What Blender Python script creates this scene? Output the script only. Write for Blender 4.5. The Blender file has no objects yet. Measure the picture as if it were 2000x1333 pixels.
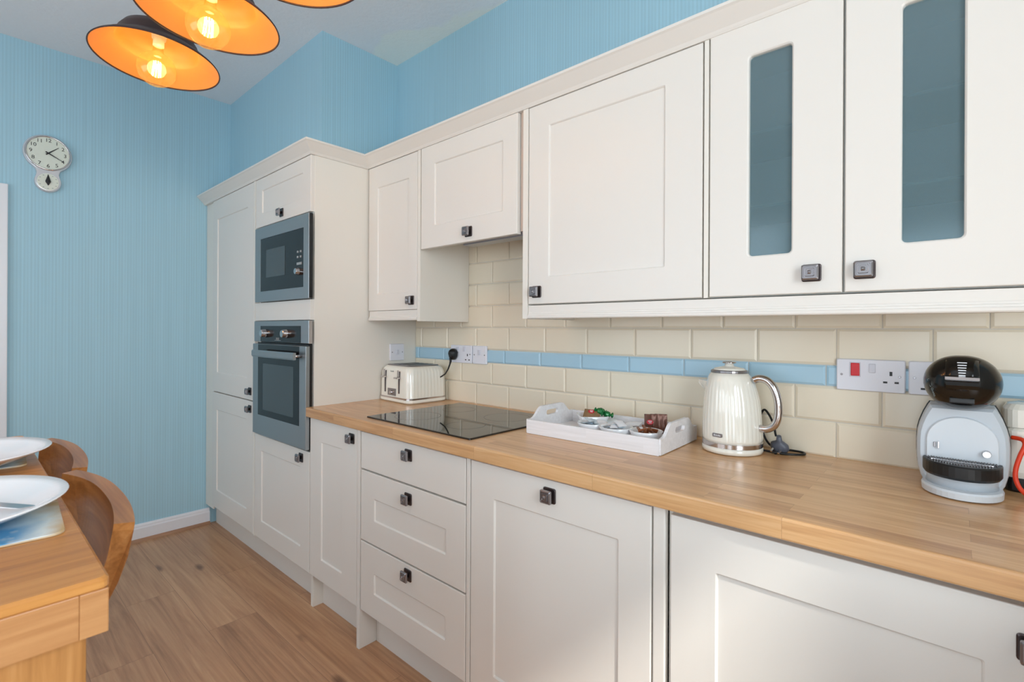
import bpy, bmesh, math, random
from mathutils import Vector, Matrix
random.seed(4)
PI = math.pi
SC = bpy.context.scene
COL = SC.collection

# ------------------------------------------------------------------ camera
yaw, roll, foc = 0.8409, 0.0049, 969.51
Fv = Vector((-math.cos(yaw), math.sin(yaw), 0)); Rv = Vector((math.sin(yaw), math.cos(yaw), 0)); Uv = Vector((0, 0, 1))
R2 = Rv*math.cos(roll)+Uv*math.sin(roll); U2 = -Rv*math.sin(roll)+Uv*math.cos(roll)
cd = bpy.data.cameras.new('camera'); cam = bpy.data.objects.new('camera', cd); COL.objects.link(cam)
cam.matrix_world = Matrix(((R2.x, U2.x, -Fv.x, 3.6049), (R2.y, U2.y, -Fv.y, -1.6519), (R2.z, U2.z, -Fv.z, 1.2654), (0, 0, 0, 1)))
cd.sensor_width = 36; cd.lens = foc*36/2000; cd.shift_y = -23.3/2000; cd.clip_start = 0.02
cd.dof.use_dof = True; cd.dof.focus_distance = 2.2; cd.dof.aperture_fstop = 9
SC.camera = cam

# ------------------------------------------------------------------ world, lights, exposure
SC.view_settings.view_transform = 'Standard'; SC.view_settings.look = 'None'; SC.view_settings.gamma = 1
SC.view_settings.use_curve_mapping = False
SC.view_settings.exposure = 0.05
w = bpy.data.worlds.new('sky'); SC.world = w; w.use_nodes = True
w.node_tree.nodes['Background'].inputs[0].default_value = (.62, .78, 1, 1)
w.node_tree.nodes['Background'].inputs[1].default_value = 1.6

def area(name, loc, rot, sx, sy, power, col):
    l = bpy.data.lights.new(name, 'AREA'); l.shape = 'RECTANGLE'; l.size = sx; l.size_y = sy; l.energy = power; l.color = col
    o = bpy.data.objects.new(name, l); o.location = loc; o.rotation_euler = rot; COL.objects.link(o); return o
# daylight by the side window; opposite window and garden door are added fill lights
area('window_daylight', (4.66, -1.62, 1.64), (0, math.radians(90), 0), 1.25, 1.15, 42, (.90, .96, 1))
area('added_fill_opposite', (1.7, -3.36, 1.55), (math.radians(90), 0, 0), 1.9, 1.2, 20, (.95, .97, 1))
area('added_fill_garden_side', (3.65, -3.36, 1.1), (math.radians(90), 0, 0), .8, 1.8, 17, (.9, .96, 1))
sl = bpy.data.lights.new('sun', 'SUN'); sl.energy = 7; sl.angle = math.radians(4); sl.color = (1, .95, .88)
so = bpy.data.objects.new('sun', sl); COL.objects.link(so)
so.rotation_euler = Vector((-1, .45, -1.08)).to_track_quat('-Z', 'Y').to_euler(); so.location = (7, -2, 4)

# ------------------------------------------------------------------ helpers
def lin(c):
    return tuple(((v/255)/12.92 if v/255 <= .04045 else ((v/255+.055)/1.055)**2.4) for v in c)+(1,)

def mat(name, rgb, rough=.5, metal=0, coat=0, bump=None, spec=.5, trans=0, emit=None, var=None):
    m = bpy.data.materials.new(name); m.use_nodes = True
    nt = m.node_tree; b = nt.nodes['Principled BSDF']
    b.inputs['Base Color'].default_value = lin(rgb); b.inputs['Roughness'].default_value = rough
    b.inputs['Metallic'].default_value = metal; b.inputs['Coat Weight'].default_value = coat
    b.inputs['Specular IOR Level'].default_value = spec
    b.inputs['Transmission Weight'].default_value = trans
    if emit: b.inputs['Emission Color'].default_value = lin(emit[0]); b.inputs['Emission Strength'].default_value = emit[1]
    if bump or var:
        tc = nt.nodes.new('ShaderNodeTexCoord'); nz = nt.nodes.new('ShaderNodeTexNoise')
        nt.links.new(tc.outputs['Object'], nz.inputs['Vector'])
        sc, st = bump if bump else var
        nz.inputs['Scale'].default_value = sc
        if bump:
            bp = nt.nodes.new('ShaderNodeBump'); bp.inputs['Strength'].default_value = st; bp.inputs['Distance'].default_value = .002
            nt.links.new(nz.outputs['Fac'], bp.inputs['Height']); nt.links.new(bp.outputs['Normal'], b.inputs['Normal'])
        else:
            mx = nt.nodes.new('ShaderNodeMix'); mx.data_type = 'RGBA'
            c = lin(rgb); mx.inputs['A'].default_value = c; mx.inputs['B'].default_value = tuple(v*(1-st) for v in c[:3])+(1,)
            nt.links.new(nz.outputs['Fac'], mx.inputs['Factor']); nt.links.new(mx.outputs['Result'], b.inputs['Base Color'])
    return m

def N(nt, t, **kw):
    n = nt.nodes.new(t)
    for k, v in kw.items():
        if k in n.inputs: n.inputs[k].default_value = v
        else: setattr(n, k, v)
    return n

def ramp(nt, stops):
    r = nt.nodes.new('ShaderNodeValToRGB'); e = r.color_ramp.elements
    e[0].position = stops[0][0]; e[0].color = lin(stops[0][1]); e[1].position = stops[-1][0]; e[1].color = lin(stops[-1][1])
    for p, c in stops[1:-1]: q = e.new(p); q.color = lin(c)
    return r

def wood_mat(name, tones, width, length, scale=(1, 1, 1), rough=.35, rot=0, gap=.0008, knots=0, gapcol=(120, 80, 50), coat=0.0, grain=1.0, contrast=.14):
    """boards along X of the given width and length, each with its own tone and long grain"""
    m = bpy.data.materials.new(name); m.use_nodes = True; nt = m.node_tree; b = nt.nodes['Principled BSDF']
    L = nt.links.new
    tc = N(nt, 'ShaderNodeTexCoord'); mp = N(nt, 'ShaderNodeMapping'); mp.inputs['Rotation'].default_value = rot if isinstance(rot, tuple) else (0, 0, rot)
    L(tc.outputs['Object'], mp.inputs['Vector'])
    br = N(nt, 'ShaderNodeTexBrick'); br.offset = .37; br.inputs['Scale'].default_value = 1
    br.inputs['Brick Width'].default_value = length; br.inputs['Row Height'].default_value = width
    br.inputs['Mortar Size'].default_value = gap; br.inputs['Mortar Smooth'].default_value = .2; br.inputs['Bias'].default_value = 0
    br.inputs['Color1'].default_value = (0, 0, 0, 1); br.inputs['Color2'].default_value = (1, 1, 1, 1); br.inputs['Mortar'].default_value = (.5, .5, .5, 1)
    L(mp.outputs[0], br.inputs['Vector'])
    # shift the grain per board
    ad = N(nt, 'ShaderNodeVectorMath', operation='MULTIPLY_ADD'); ad.inputs[1].default_value = (7, 3, 5)
    L(br.outputs['Color'], ad.inputs[0]); L(mp.outputs[0], ad.inputs[2])
    m2 = N(nt, 'ShaderNodeMapping'); m2.inputs['Scale'].default_value = (1.6*grain, 26*grain, 26*grain); L(ad.outputs[0], m2.inputs['Vector'])
    n1 = N(nt, 'ShaderNodeTexNoise'); n1.inputs['Scale'].default_value = 1.5; n1.inputs['Detail'].default_value = 7; n1.inputs['Roughness'].default_value = .65; n1.inputs['Distortion'].default_value = .8
    L(m2.outputs[0], n1.inputs['Vector'])
    m3 = N(nt, 'ShaderNodeMapping'); m3.inputs['Scale'].default_value = (3*grain, 160*grain, 160*grain); L(ad.outputs[0], m3.inputs['Vector'])
    n2 = N(nt, 'ShaderNodeTexNoise'); n2.inputs['Scale'].default_value = 1; n2.inputs['Detail'].default_value = 3; L(m3.outputs[0], n2.inputs['Vector'])
    a1 = N(nt, 'ShaderNodeMath', operation='MULTIPLY_ADD'); a1.inputs[1].default_value = .3; L(n2.outputs['Fac'], a1.inputs[0]); 
    s1 = N(nt, 'ShaderNodeMath', operation='MULTIPLY'); s1.inputs[1].default_value = .7; L(n1.outputs['Fac'], s1.inputs[0]); L(s1.outputs[0], a1.inputs[2])
    a2 = N(nt, 'ShaderNodeMath', operation='MULTIPLY_ADD'); a2.inputs[1].default_value = contrast; L(br.outputs['Color'], a2.inputs[0]); L(a1.outputs[0], a2.inputs[2])
    off = N(nt, 'ShaderNodeMath', operation='SUBTRACT'); off.inputs[1].default_value = contrast/2; L(a2.outputs[0], off.inputs[0])
    rp = ramp(nt, [(.30, tones[0]), (.5, tones[1]), (.70, tones[2])]); L(off.outputs[0], rp.inputs[0])
    col = rp.outputs[0]
    if knots:
        m4 = N(nt, 'ShaderNodeMapping'); m4.inputs['Scale'].default_value = (1.5, 4.2, 1); L(ad.outputs[0], m4.inputs['Vector'])
        vo = N(nt, 'ShaderNodeTexVoronoi'); vo.inputs['Scale'].default_value = 1.7; L(m4.outputs[0], vo.inputs['Vector'])
        kn = N(nt, 'ShaderNodeTexNoise'); kn.inputs['Scale'].default_value = 9; L(m4.outputs[0], kn.inputs['Vector'])
        km = N(nt, 'ShaderNodeMath', operation='MULTIPLY_ADD'); km.inputs[1].default_value = .10; L(kn.outputs['Fac'], km.inputs[0]); L(vo.outputs['Distance'], km.inputs[2])
        kr = N(nt, 'ShaderNodeMapRange'); kr.inputs['From Min'].default_value = .09; kr.inputs['From Max'].default_value = .21
        kr.inputs['To Min'].default_value = knots; kr.inputs['To Max'].default_value = 0; L(km.outputs[0], kr.inputs['Value'])
        kx = N(nt, 'ShaderNodeMix', data_type='RGBA'); kx.inputs['B'].default_value = lin((96, 62, 44)); L(kr.outputs[0], kx.inputs['Factor']); L(col, kx.inputs['A']); col = kx.outputs['Result']
    gx = N(nt, 'ShaderNodeMix', data_type='RGBA'); gx.inputs['B'].default_value = lin(gapcol)
    gm = N(nt, 'ShaderNodeMath', operation='MULTIPLY'); gm.inputs[1].default_value = .75
    L(br.outputs['Fac'], gm.inputs[0]); L(gm.outputs[0], gx.inputs['Factor']); L(col, gx.inputs['A'])
    L(gx.outputs['Result'], b.inputs['Base Color'])
    bp = N(nt, 'ShaderNodeBump'); bp.inputs['Strength'].default_value = .12; bp.inputs['Distance'].default_value = .001
    L(a1.outputs[0], bp.inputs['Height']); L(bp.outputs[0], b.inputs['Normal'])
    b.inputs['Roughness'].default_value = rough; b.inputs['Coat Weight'].default_value = coat; b.inputs['Coat Roughness'].default_value = .25
    return m

def wallpaper(name, rgb):
    m = bpy.data.materials.new(name); m.use_nodes = True; nt = m.node_tree; b = nt.nodes['Principled BSDF']; L = nt.links.new
    g = N(nt, 'ShaderNodeNewGeometry'); sp = N(nt, 'ShaderNodeSeparateXYZ'); L(g.outputs['Position'], sp.inputs[0])
    ad = N(nt, 'ShaderNodeMath', operation='ADD'); L(sp.outputs['X'], ad.inputs[0]); L(sp.outputs['Y'], ad.inputs[1])
    # slight wander of the cords
    cz = N(nt, 'ShaderNodeCombineXYZ'); L(ad.outputs[0], cz.inputs['X'])
    zs = N(nt, 'ShaderNodeMath', operation='MULTIPLY'); zs.inputs[1].default_value = .012; L(sp.outputs['Z'], zs.inputs[0]); L(zs.outputs[0], cz.inputs['Y'])
    n1 = N(nt, 'ShaderNodeTexNoise'); n1.inputs['Scale'].default_value = 95; n1.inputs['Detail'].default_value = 1.5; L(cz.outputs[0], n1.inputs['Vector'])
    sm = N(nt, 'ShaderNodeMath', operation='MULTIPLY'); sm.inputs[1].default_value = 2*PI/.0135; L(ad.outputs[0], sm.inputs[0])
    sn = N(nt, 'ShaderNodeMath', operation='SINE'); L(sm.outputs[0], sn.inputs[0])
    mm = N(nt, 'ShaderNodeMath', operation='MULTIPLY_ADD'); mm.inputs[1].default_value = .22; L(sn.outputs[0], mm.inputs[0]); L(n1.outputs['Fac'], mm.inputs[2])
    c = lin(rgb)
    rp = N(nt, 'ShaderNodeMapRange'); rp.inputs['From Min'].default_value = .2; rp.inputs['From Max'].default_value = .8; L(mm.outputs[0], rp.inputs['Value'])
    mx = N(nt, 'ShaderNodeMix', data_type='RGBA'); mx.inputs['A'].default_value = tuple(v*.93 for v in c[:3])+(1,); mx.inputs['B'].default_value = tuple(min(1, v*1.04) for v in c[:3])+(1,)
    L(rp.outputs[0], mx.inputs['Factor']); L(mx.outputs['Result'], b.inputs['Base Color'])
    bp = N(nt, 'ShaderNodeBump'); bp.inputs['Strength'].default_value = .22; bp.inputs['Distance'].default_value = .001
    L(mm.outputs[0], bp.inputs['Height']); L(bp.outputs[0], b.inputs['Normal'])
    b.inputs['Roughness'].default_value = .62
    return m

def see_through(name, tint, gloss_col, gloss, rough, fres=1.45, haze=None, hz=0):
    m = bpy.data.materials.new(name); m.use_nodes = True; nt = m.node_tree; L = nt.links.new
    out = nt.nodes['Material Output']; nt.nodes.remove(nt.nodes['Principled BSDF'])
    t = N(nt, 'ShaderNodeBsdfTransparent'); t.inputs[0].default_value = lin(tint)
    g = N(nt, 'ShaderNodeBsdfGlossy'); g.inputs['Color'].default_value = lin(gloss_col); g.inputs['Roughness'].default_value = rough
    if haze:   # scattering layer: milky bulb glass, and the reflection painted into the cabinet panes
        d = N(nt, 'ShaderNodeBsdfDiffuse' if fres else 'ShaderNodeBsdfTranslucent'); d.inputs['Color'].default_value = lin(haze)
        h = N(nt, 'ShaderNodeMixShader'); h.inputs[0].default_value = hz; L(t.outputs[0], h.inputs[1]); L(d.outputs[0], h.inputs[2]); t = h
    a = N(nt, 'ShaderNodeMath', operation='ADD'); a.inputs[1].default_value = gloss
    if fres: f = N(nt, 'ShaderNodeLayerWeight'); f.inputs['Blend'].default_value = .12; L(f.outputs['Facing'], a.inputs[0])
    else: a.inputs[0].default_value = 0
    x = N(nt, 'ShaderNodeMixShader'); L(a.outputs[0], x.inputs[0]); L(t.outputs[0], x.inputs[1]); L(g.outputs[0], x.inputs[2]); L(x.outputs[0], out.inputs[0])
    return m

M = {}
M['cream'] = mat('ivory_satin_paint', (229, 224, 217), .38, bump=(350, .02))
M['carcass'] = mat('ivory_carcass', (233, 228, 219), .42)
M['inside'] = mat('cabinet_interior', (205, 205, 200), .6)
M['wallpaper'] = wallpaper('blue_ribbed_wallpaper', (170, 209, 224))
M['ceiling'] = mat('white_ceiling_paint', (232, 233, 236), .9, bump=(60, .25))
def ceiling_mat():
    m = bpy.data.materials.new('textured_ceiling'); m.use_nodes = True; nt = m.node_tree; b = nt.nodes['Principled BSDF']; L = nt.links.new
    tc = N(nt, 'ShaderNodeTexCoord'); nz = N(nt, 'ShaderNodeTexNoise'); nz.inputs['Scale'].default_value = 38; nz.inputs['Detail'].default_value = 6; L(tc.outputs['Object'], nz.inputs['Vector'])
    bp = N(nt, 'ShaderNodeBump'); bp.inputs['Strength'].default_value = .5; bp.inputs['Distance'].default_value = .004; L(nz.outputs['Fac'], bp.inputs['Height']); L(bp.outputs[0], b.inputs['Normal'])
    # old plaster repair along the corner: paler, warm edge, irregular outline
    sp = N(nt, 'ShaderNodeSeparateXYZ'); L(tc.outputs['Object'], sp.inputs[0])
    n2 = N(nt, 'ShaderNodeTexNoise'); n2.inputs['Scale'].default_value = 4.5; n2.inputs['Detail'].default_value = 5; L(tc.outputs['Object'], n2.inputs['Vector'])
    dx = N(nt, 'ShaderNodeMath', operation='MULTIPLY_ADD'); dx.inputs[1].default_value = .32; dx.inputs[2].default_value = -.46; L(sp.outputs['X'], dx.inputs[0])
    ab = N(nt, 'ShaderNodeMath', operation='ABSOLUTE'); L(dx.outputs[0], ab.inputs[0])
    a1 = N(nt, 'ShaderNodeMath', operation='SUBTRACT'); L(sp.outputs['Y'], a1.inputs[0]); L(ab.outputs[0], a1.inputs[1])
    a2 = N(nt, 'ShaderNodeMath', operation='MULTIPLY_ADD'); a2.inputs[1].default_value = .30; L(n2.outputs['Fac'], a2.inputs[0]); L(a1.outputs[0], a2.inputs[2])
    mr = N(nt, 'ShaderNodeMapRange'); mr.inputs['From Min'].default_value = -.07; mr.inputs['From Max'].default_value = -.03; L(a2.outputs[0], mr.inputs['Value'])
    mx = N(nt, 'ShaderNodeMix', data_type='RGBA'); mx.inputs['A'].default_value = lin((240, 240, 242)); mx.inputs['B'].default_value = lin((244, 245, 238)); L(mr.outputs[0], mx.inputs['Factor']); L(mx.outputs['Result'], b.inputs['Base Color'])
    b.inputs['Roughness'].default_value = .9; return m
M['ceiling'] = ceiling_mat()
M['plain'] = mat('pale_wall_paint', (206, 210, 208), .85)
M['white'] = mat('white_gloss_paint', (236, 236, 240), .35)
M['plastic'] = mat('white_plastic', (232, 232, 240), .3)
M['plasticline'] = mat('white_plastic_rocker', (214, 214, 224), .35)
M['kettle'] = mat('cream_enamel', (240, 237, 226), .12, coat=.6)
M['chrome'] = mat('polished_chrome', (205, 200, 200), .14, 1)
M['steel'] = mat('brushed_steel_blue', (160, 166, 169), .36, .8, bump=(40, .03))
M['steelpale'] = mat('pale_steel_edge', (190, 182, 178), .3, .7)
M['pewter'] = mat('antique_pewter', (150, 146, 148), .28, .9)
M['pewterdark'] = mat('dark_pewter', (84, 76, 76), .35, .85)
M['blackglass'] = mat('black_glass', (24, 22, 23), .16, spec=.4)
M['hob'] = mat('hob_black_glass', (9, 9, 10), .03, spec=.8)
M['ovenwindow'] = mat('oven_window_glass', (66, 74, 77), .12, spec=.5)
M['black'] = mat('black_plastic', (18, 18, 20), .4)
M['blackgloss'] = mat('black_gloss_plastic', (9, 9, 10), .16, coat=.2)
M['charcoal'] = mat('grey_plug_plastic', (88, 92, 104), .4)
M['red'] = mat('red_rocker', (214, 22, 36), .3)
M['redcable'] = mat('orange_red_cable', (232, 62, 22), .4)
M['machine'] = mat('silver_grey_plastic', (198, 205, 212), .32)
M['machinelight'] = mat('pale_grey_plastic', (214, 220, 226), .28)
M['china'] = mat('white_china', (240, 240, 242), .12, coat=.4)
M['grout'] = mat('pale_grout', (222, 216, 206), .8)
M['tile'] = mat('cream_glazed_tile', (240, 228, 206), .3, coat=.1, var=(1.3, .07))
M['tileblue'] = mat('blue_glazed_tile', (176, 211, 230), .3, coat=.1, var=(1.3, .06))
M['shadeout'] = mat('dark_bronze_shade', (62, 44, 42), .45, .3)
M['shadein'] = mat('gold_shade_lining', (222, 154, 82), .5, .2)
M['porcelain'] = mat('cream_lamp_holder', (238, 226, 200), .35)
M['filament'] = mat('glowing_filament', (255, 220, 150), .5, emit=((255, 214, 140), 60))
M['bulb'] = see_through('amber_bulb_glass', (255, 232, 190), (255, 240, 215), .06, .04, None, (255, 214, 150), .05)
M['pane'] = see_through('cabinet_glass_painted_reflection', (214, 226, 230), (205, 218, 224), .03, .12, 1.25, (150, 178, 186), .27)  # teal diffuse layer paints the blue room's reflection into the glass
M['winglass'] = see_through('window_glass', (250, 252, 252), (255, 255, 255), .03, .02)
M['glassshelf'] = see_through('green_glass_shelf', (150, 185, 180), (120, 160, 160), .3, .1)
M['shelfedge'] = mat('glass_shelf_edge', (70, 110, 112), .3)
M['clockface'] = mat('cream_clock_face', (226, 230, 216), .3)
M['clockrim'] = mat('pale_grey_clock_case', (206, 208, 212), .25, .2)
M['ink'] = mat('dark_ink', (34, 34, 36), .5)
M['inkgrey'] = mat('grey_ink', (128, 140, 140), .5)
M['wood_tray'] = wood_mat('whitewashed_wood', [(222, 220, 222), (236, 234, 236), (244, 243, 246)], .3, 3, rough=.6, gap=0, contrast=0)
M['worktop'] = wood_mat('oak_block_worktop', [(182, 132, 86), (210, 162, 112), (226, 184, 136)], .0425, .42, rough=.3, gap=.0003, gapcol=(150, 104, 64), coat=.25, contrast=.22)
M['floor'] = wood_mat('oak_laminate_floor', [(146, 104, 74), (186, 140, 104), (208, 164, 124)], .19, 1.29, rough=.34, gap=.0007, knots=.75, gapcol=(96, 64, 44), grain=.55, contrast=.10)
M['table'] = wood_mat('golden_oak', [(160, 100, 44), (192, 128, 62), (212, 150, 82)], .11, 1.4, rough=.35, gap=.0002, gapcol=(130, 84, 44), rot=PI/2, contrast=.15)
M['tableedge'] = wood_mat('golden_oak_rail', [(158, 104, 58), (184, 128, 78), (202, 148, 96)], .2, 2.4, rough=.4, gap=0, rot=PI/2, contrast=.05)
M['tableleg'] = wood_mat('golden_oak_leg', [(160, 106, 54), (186, 128, 70), (204, 148, 90)], .3, 3, rough=.4, gap=0, rot=(0, PI/2, 0), contrast=0)
M['chair'] = wood_mat('brown_oak_chair', [(142, 88, 44), (178, 118, 64), (200, 142, 86)], .3, 3, rough=.35, gap=0, contrast=0)
M['bead'] = wood_mat('oak_beading', [(140, 100, 74), (170, 128, 98), (190, 148, 116)], .3, 3, rough=.4, gap=0, rot=PI/2, contrast=0)
M['sachet'] = mat('brown_foil_sachet', (104, 58, 40), .28, .35, var=(70, .5))
M['sachetred'] = mat('sachet_red_badge', (196, 40, 54), .35)
M['paper'] = mat('white_paper', (236, 238, 242), .5)
M['paperblue'] = mat('pale_blue_white_paper', (212, 226, 236), .45)
M['greenwrap'] = mat('green_foil_wrapper', (30, 128, 66), .25, .2, var=(90, .5))
M['tanwrap'] = mat('tan_printed_wrapper', (150, 118, 84), .35, var=(60, .4))
M['brownsugar'] = mat('brown_sweets', (150, 84, 46), .3, .2, var=(120, .6))
M['gap'] = mat('recessed_filler', (206, 186, 172), .7)

class MB:
    """collects faces of one mesh"""
    def __init__(s): s.v = []; s.f = []; s.m = []; s.mats = []; s.sm = []
    def mi(s, m):
        if m not in s.mats: s.mats.append(m)
        return s.mats.index(m)
    def add(s, vs, fs, m, smooth=False, T=None):
        b = len(s.v); i = s.mi(m)
        s.v += [tuple(T @ Vector(v)) if T else tuple(v) for v in vs]
        for f in fs: s.f.append([b+k for k in f]); s.m.append(i); s.sm.append(smooth)
        return s
    def box(s, x0, x1, y0, y1, z0, z1, m, bev=0.0, T=None):
        bm = bmesh.new(); bmesh.ops.create_cube(bm, size=1)
        for v in bm.verts: v.co = Vector((x0+(v.co.x+.5)*(x1-x0), y0+(v.co.y+.5)*(y1-y0), z0+(v.co.z+.5)*(z1-z0)))
        if bev: bmesh.ops.bevel(bm, geom=list(bm.edges), offset=bev, segments=2, affect='EDGES', profile=.6)
        bm.verts.index_update()
        s.add([v.co[:] for v in bm.verts], [[v.index for v in f.verts] for f in bm.faces], m, False, T); bm.free(); return s
    def loft(s, rings, m, close=True, cap0=True, cap1=True, smooth=False, T=None, loop=False):
        n = len(rings[0]); vs = [p for r in rings for p in r]; fs = []
        R = len(rings)
        for i in range(R if loop else R-1):
            j = (i+1) % R
            for k in range(n if close else n-1):
                l = (k+1) % n; fs.append([i*n+k, i*n+l, j*n+l, j*n+k])
        s.add(vs, fs, m, smooth, T)
        if not loop:
            if cap0: s.add(rings[0], [list(range(n))[::-1]], m, False, T)
            if cap1: s.add(rings[-1], [list(range(n))], m, False, T)
        return s
    def lathe(s, prof, m, n=40, c=(0, 0, 0), smooth=True, T=None, cap=True, fn=None):
        rings = []
        for r, z in prof:
            rings.append([(c[0]+(fn(a, r, z) if fn else r)*math.cos(a), c[1]+(fn(a, r, z) if fn else r)*math.sin(a), c[2]+z) for a in [2*PI*k/n for k in range(n)]])
        return s.loft(rings, m, cap0=cap and prof[0][0] > 1e-5, cap1=cap and prof[-1][0] > 1e-5, smooth=smooth, T=T)
    def tube(s, pts, r, m, n=10, T=None, flat=1.0):
        pts = [Vector(p) for p in pts]; rings = []; up = None
        for i, p in enumerate(pts):
            d = (pts[min(i+1, len(pts)-1)]-pts[max(i-1, 0)]).normalized()
            if up is None: up = d.orthogonal().normalized()
            up = (up-d*up.dot(d)).normalized(); sd = d.cross(up)
            rr = r[i] if isinstance(r, (list, tuple)) else r
            rings.append([tuple(p+up*math.cos(2*PI*k/n)*rr+sd*math.sin(2*PI*k/n)*rr*flat) for k in range(n)])
        return s.loft(rings, m, smooth=True, T=T)
    def shape(s, loops, depth, m, T=None, bev=0):
        """2D loops in XY (first outer, others holes) extruded from z=0 to z=depth"""
        c = bpy.data.curves.new('t', 'CURVE'); c.dimensions = '2D'; c.fill_mode = 'BOTH'; c.extrude = max(depth/2-bev, 1e-6)
        if bev: c.bevel_depth = bev; c.bevel_resolution = 1; c.offset = -bev
        for lp in loops:
            sp = c.splines.new('POLY'); sp.points.add(len(lp)-1); sp.use_cyclic_u = True
            for k, p in enumerate(lp): sp.points[k].co = (p[0], p[1], 0, 1)
        o = bpy.data.objects.new('t', c); me = bpy.data.meshes.new_from_object(o)
        s.add([(v.co.x, v.co.y, v.co.z+depth/2) for v in me.vertices], [list(p.vertices) for p in me.polygons], m, False, T)
        bpy.data.objects.remove(o); bpy.data.curves.remove(c); bpy.data.meshes.remove(me); return s
    def text(s, t, size, m, T, depth=.0004):
        c = bpy.data.curves.new('t', 'FONT'); c.body = t; c.size = size; c.extrude = depth; c.align_x = 'CENTER'; c.align_y = 'CENTER'
        o = bpy.data.objects.new('t', c); me = bpy.data.meshes.new_from_object(o)
        s.add([v.co[:] for v in me.vertices], [list(p.vertices) for p in me.polygons], m, False, T)
        bpy.data.objects.remove(o); bpy.data.curves.remove(c); bpy.data.meshes.remove(me); return s
    def build(s, name, parent=None, label=None, origin=None, recalc=True):
        me = bpy.data.meshes.new(name)
        og = Vector(origin) if origin is not None else None
        if og is None:
            xs = [v[0] for v in s.v]; ys = [v[1] for v in s.v]; zs = [v[2] for v in s.v]
            og = Vector(((min(xs)+max(xs))/2, (min(ys)+max(ys))/2, min(zs)))
        me.from_pydata([tuple(Vector(v)-og) for v in s.v], [], s.f)
        for p, i, sm in zip(me.polygons, s.m, s.sm): p.material_index = i; p.use_smooth = sm
        for m in s.mats: me.materials.append(m)
        bm = bmesh.new(); bm.from_mesh(me); bmesh.ops.remove_doubles(bm, verts=bm.verts, dist=1e-6)
        if recalc: bmesh.ops.recalc_face_normals(bm, faces=bm.faces)
        bm.to_mesh(me); bm.free()
        o = bpy.data.objects.new(name, me); COL.objects.link(o)
        if parent is not None:
            o.parent = parent; pw = Vector((0, 0, 0)); q = parent
            while q is not None: pw += q.location; q = q.parent
            o.location = og-pw
        else: o.location = og
        if label: o['label'] = label
        return o

def thing(name, loc, label, cat, group=None):
    o = bpy.data.objects.new(name, None); COL.objects.link(o); o.location = loc; o.empty_display_size = .05
    o['label'] = label; o['category'] = cat
    if group: o['group'] = group
    return o
def tag(o, label, cat, group=None):
    o['label'] = label; o['category'] = cat
    if group: o['group'] = group
    return o
def struct(o, label=None):
    o['kind'] = 'structure'
    if label: o['label'] = label
    return o
def dup(o, dx=(0, 0, 0), parent=None):
    c = o.copy(); COL.objects.link(c); c.parent = parent
    if parent is None: c.location = o.location+Vector(dx)
    for k in list(o.children): dup(k, parent=c)
    return c

def rr(x0, x1, z0, z1, y, r=0.0, n=3):
    """rounded rectangle ring facing -y"""
    r = max(r, 1e-5); P = []
    for cx, cz, a0 in ((x1-r, z1-r, 0), (x0+r, z1-r, PI/2), (x0+r, z0+r, PI), (x1-r, z0+r, 1.5*PI)):
        for k in range(n+1):
            a = a0+PI/2*k/n; P.append((cx+r*math.cos(a), y, cz+r*math.sin(a)))
    return P
def rrxy(x0, x1, y0, y1, z, r=0.0, n=4):
    return [(p[0], p[2], z) for p in rr(x0, x1, y0, y1, 0, r, n)]

# ------------------------------------------------------------------ room shell
H = 2.75; XR = 4.5; YF = -3.2
def wall_panel(name, T, W, Hh, holes, m, th=.12):
    """wall in local XY (x along, y up) with holes, th thick"""
    b = MB(); loops = [[(0, 0), (W, 0), (W, Hh), (0, Hh)]]+[[(a, c), (a, d), (b2, d), (b2, c)] for a, b2, c, d in holes]
    b.shape(loops, th, m, T=T); return struct(b.build(name))
struct(MB().box(-.12, XR+.12, YF-.12, .12, -.1, 0, M['floor']).build('floor', origin=(0, 0, 0)), 'brown oak laminate floor')
struct(MB().box(-.12, XR+.12, YF-.12, .12, H, H+.1, M['ceiling']).build('ceiling', origin=(0, 0, H)), 'pale painted ceiling')
struct(MB().box(-.12, 0, YF, 0, 0, H, M['wallpaper']).build('wall_left'), 'blue ribbed wallpaper wall with the clock')
struct(MB().box(0, XR, 0, .12, 0, H, M['wallpaper']).build('wall_back'), 'blue ribbed wallpaper wall above the cupboards')
struct(MB().box(0, 1.245, -.443, 0, 2.058, H, M['wallpaper']).build('wall_corner'), 'boxed out blue wallpapered corner above the tall units')
# unseen sides: side window, plus window and door openings added for fill light
Tr = Matrix(((0, 0, 1, XR), (-1, 0, 0, 0), (0, 1, 0, 0), (0, 0, 0, 1)))
wall_panel('wall_right', Tr, -YF, H, [(1.07, 2.22, .98, 2.25)], M['plain'])
Tf = Matrix(((1, 0, 0, 0), (0, 0, -1, YF), (0, 1, 0, 0), (0, 0, 0, 1)))
wall_panel('wall_front', Tf, XR, H, [(.75, 2.65, .95, 2.15), (3.2, 4.1, 0.0001, 2.02)], M['plain'])
def frame(name, T, a, b_, c, d, t=.05, mid=True):
    f = MB()
    for (x0, x1, y0, y1) in ((a, a+t, c, d), (b_-t, b_, c, d), (a+t, b_-t, c, c+t), (a+t, b_-t, d-t, d))+(((a+b_)/2-t/2, (a+b_)/2+t/2, c+t, d-t),)*(1 if mid else 0):
        f.box(x0, x1, y0, y1, .03, .08, M['white'], .004, T)
    o = struct(f.build(name))
    g = MB().box(a+t, b_-t, c+t, d-t, .052, .058, M['winglass'], 0, T).build('window_pane', o)
    return o
frame('window_1', Tr, 1.07, 2.22, .98, 2.25, mid=False); frame('added_window', Tf, .75, 2.65, .95, 2.15); frame('added_door', Tf, 3.2, 4.1, 0.001, 2.02, .08, False)  # second window and glazed door are unseen, added to let in fill light
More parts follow.
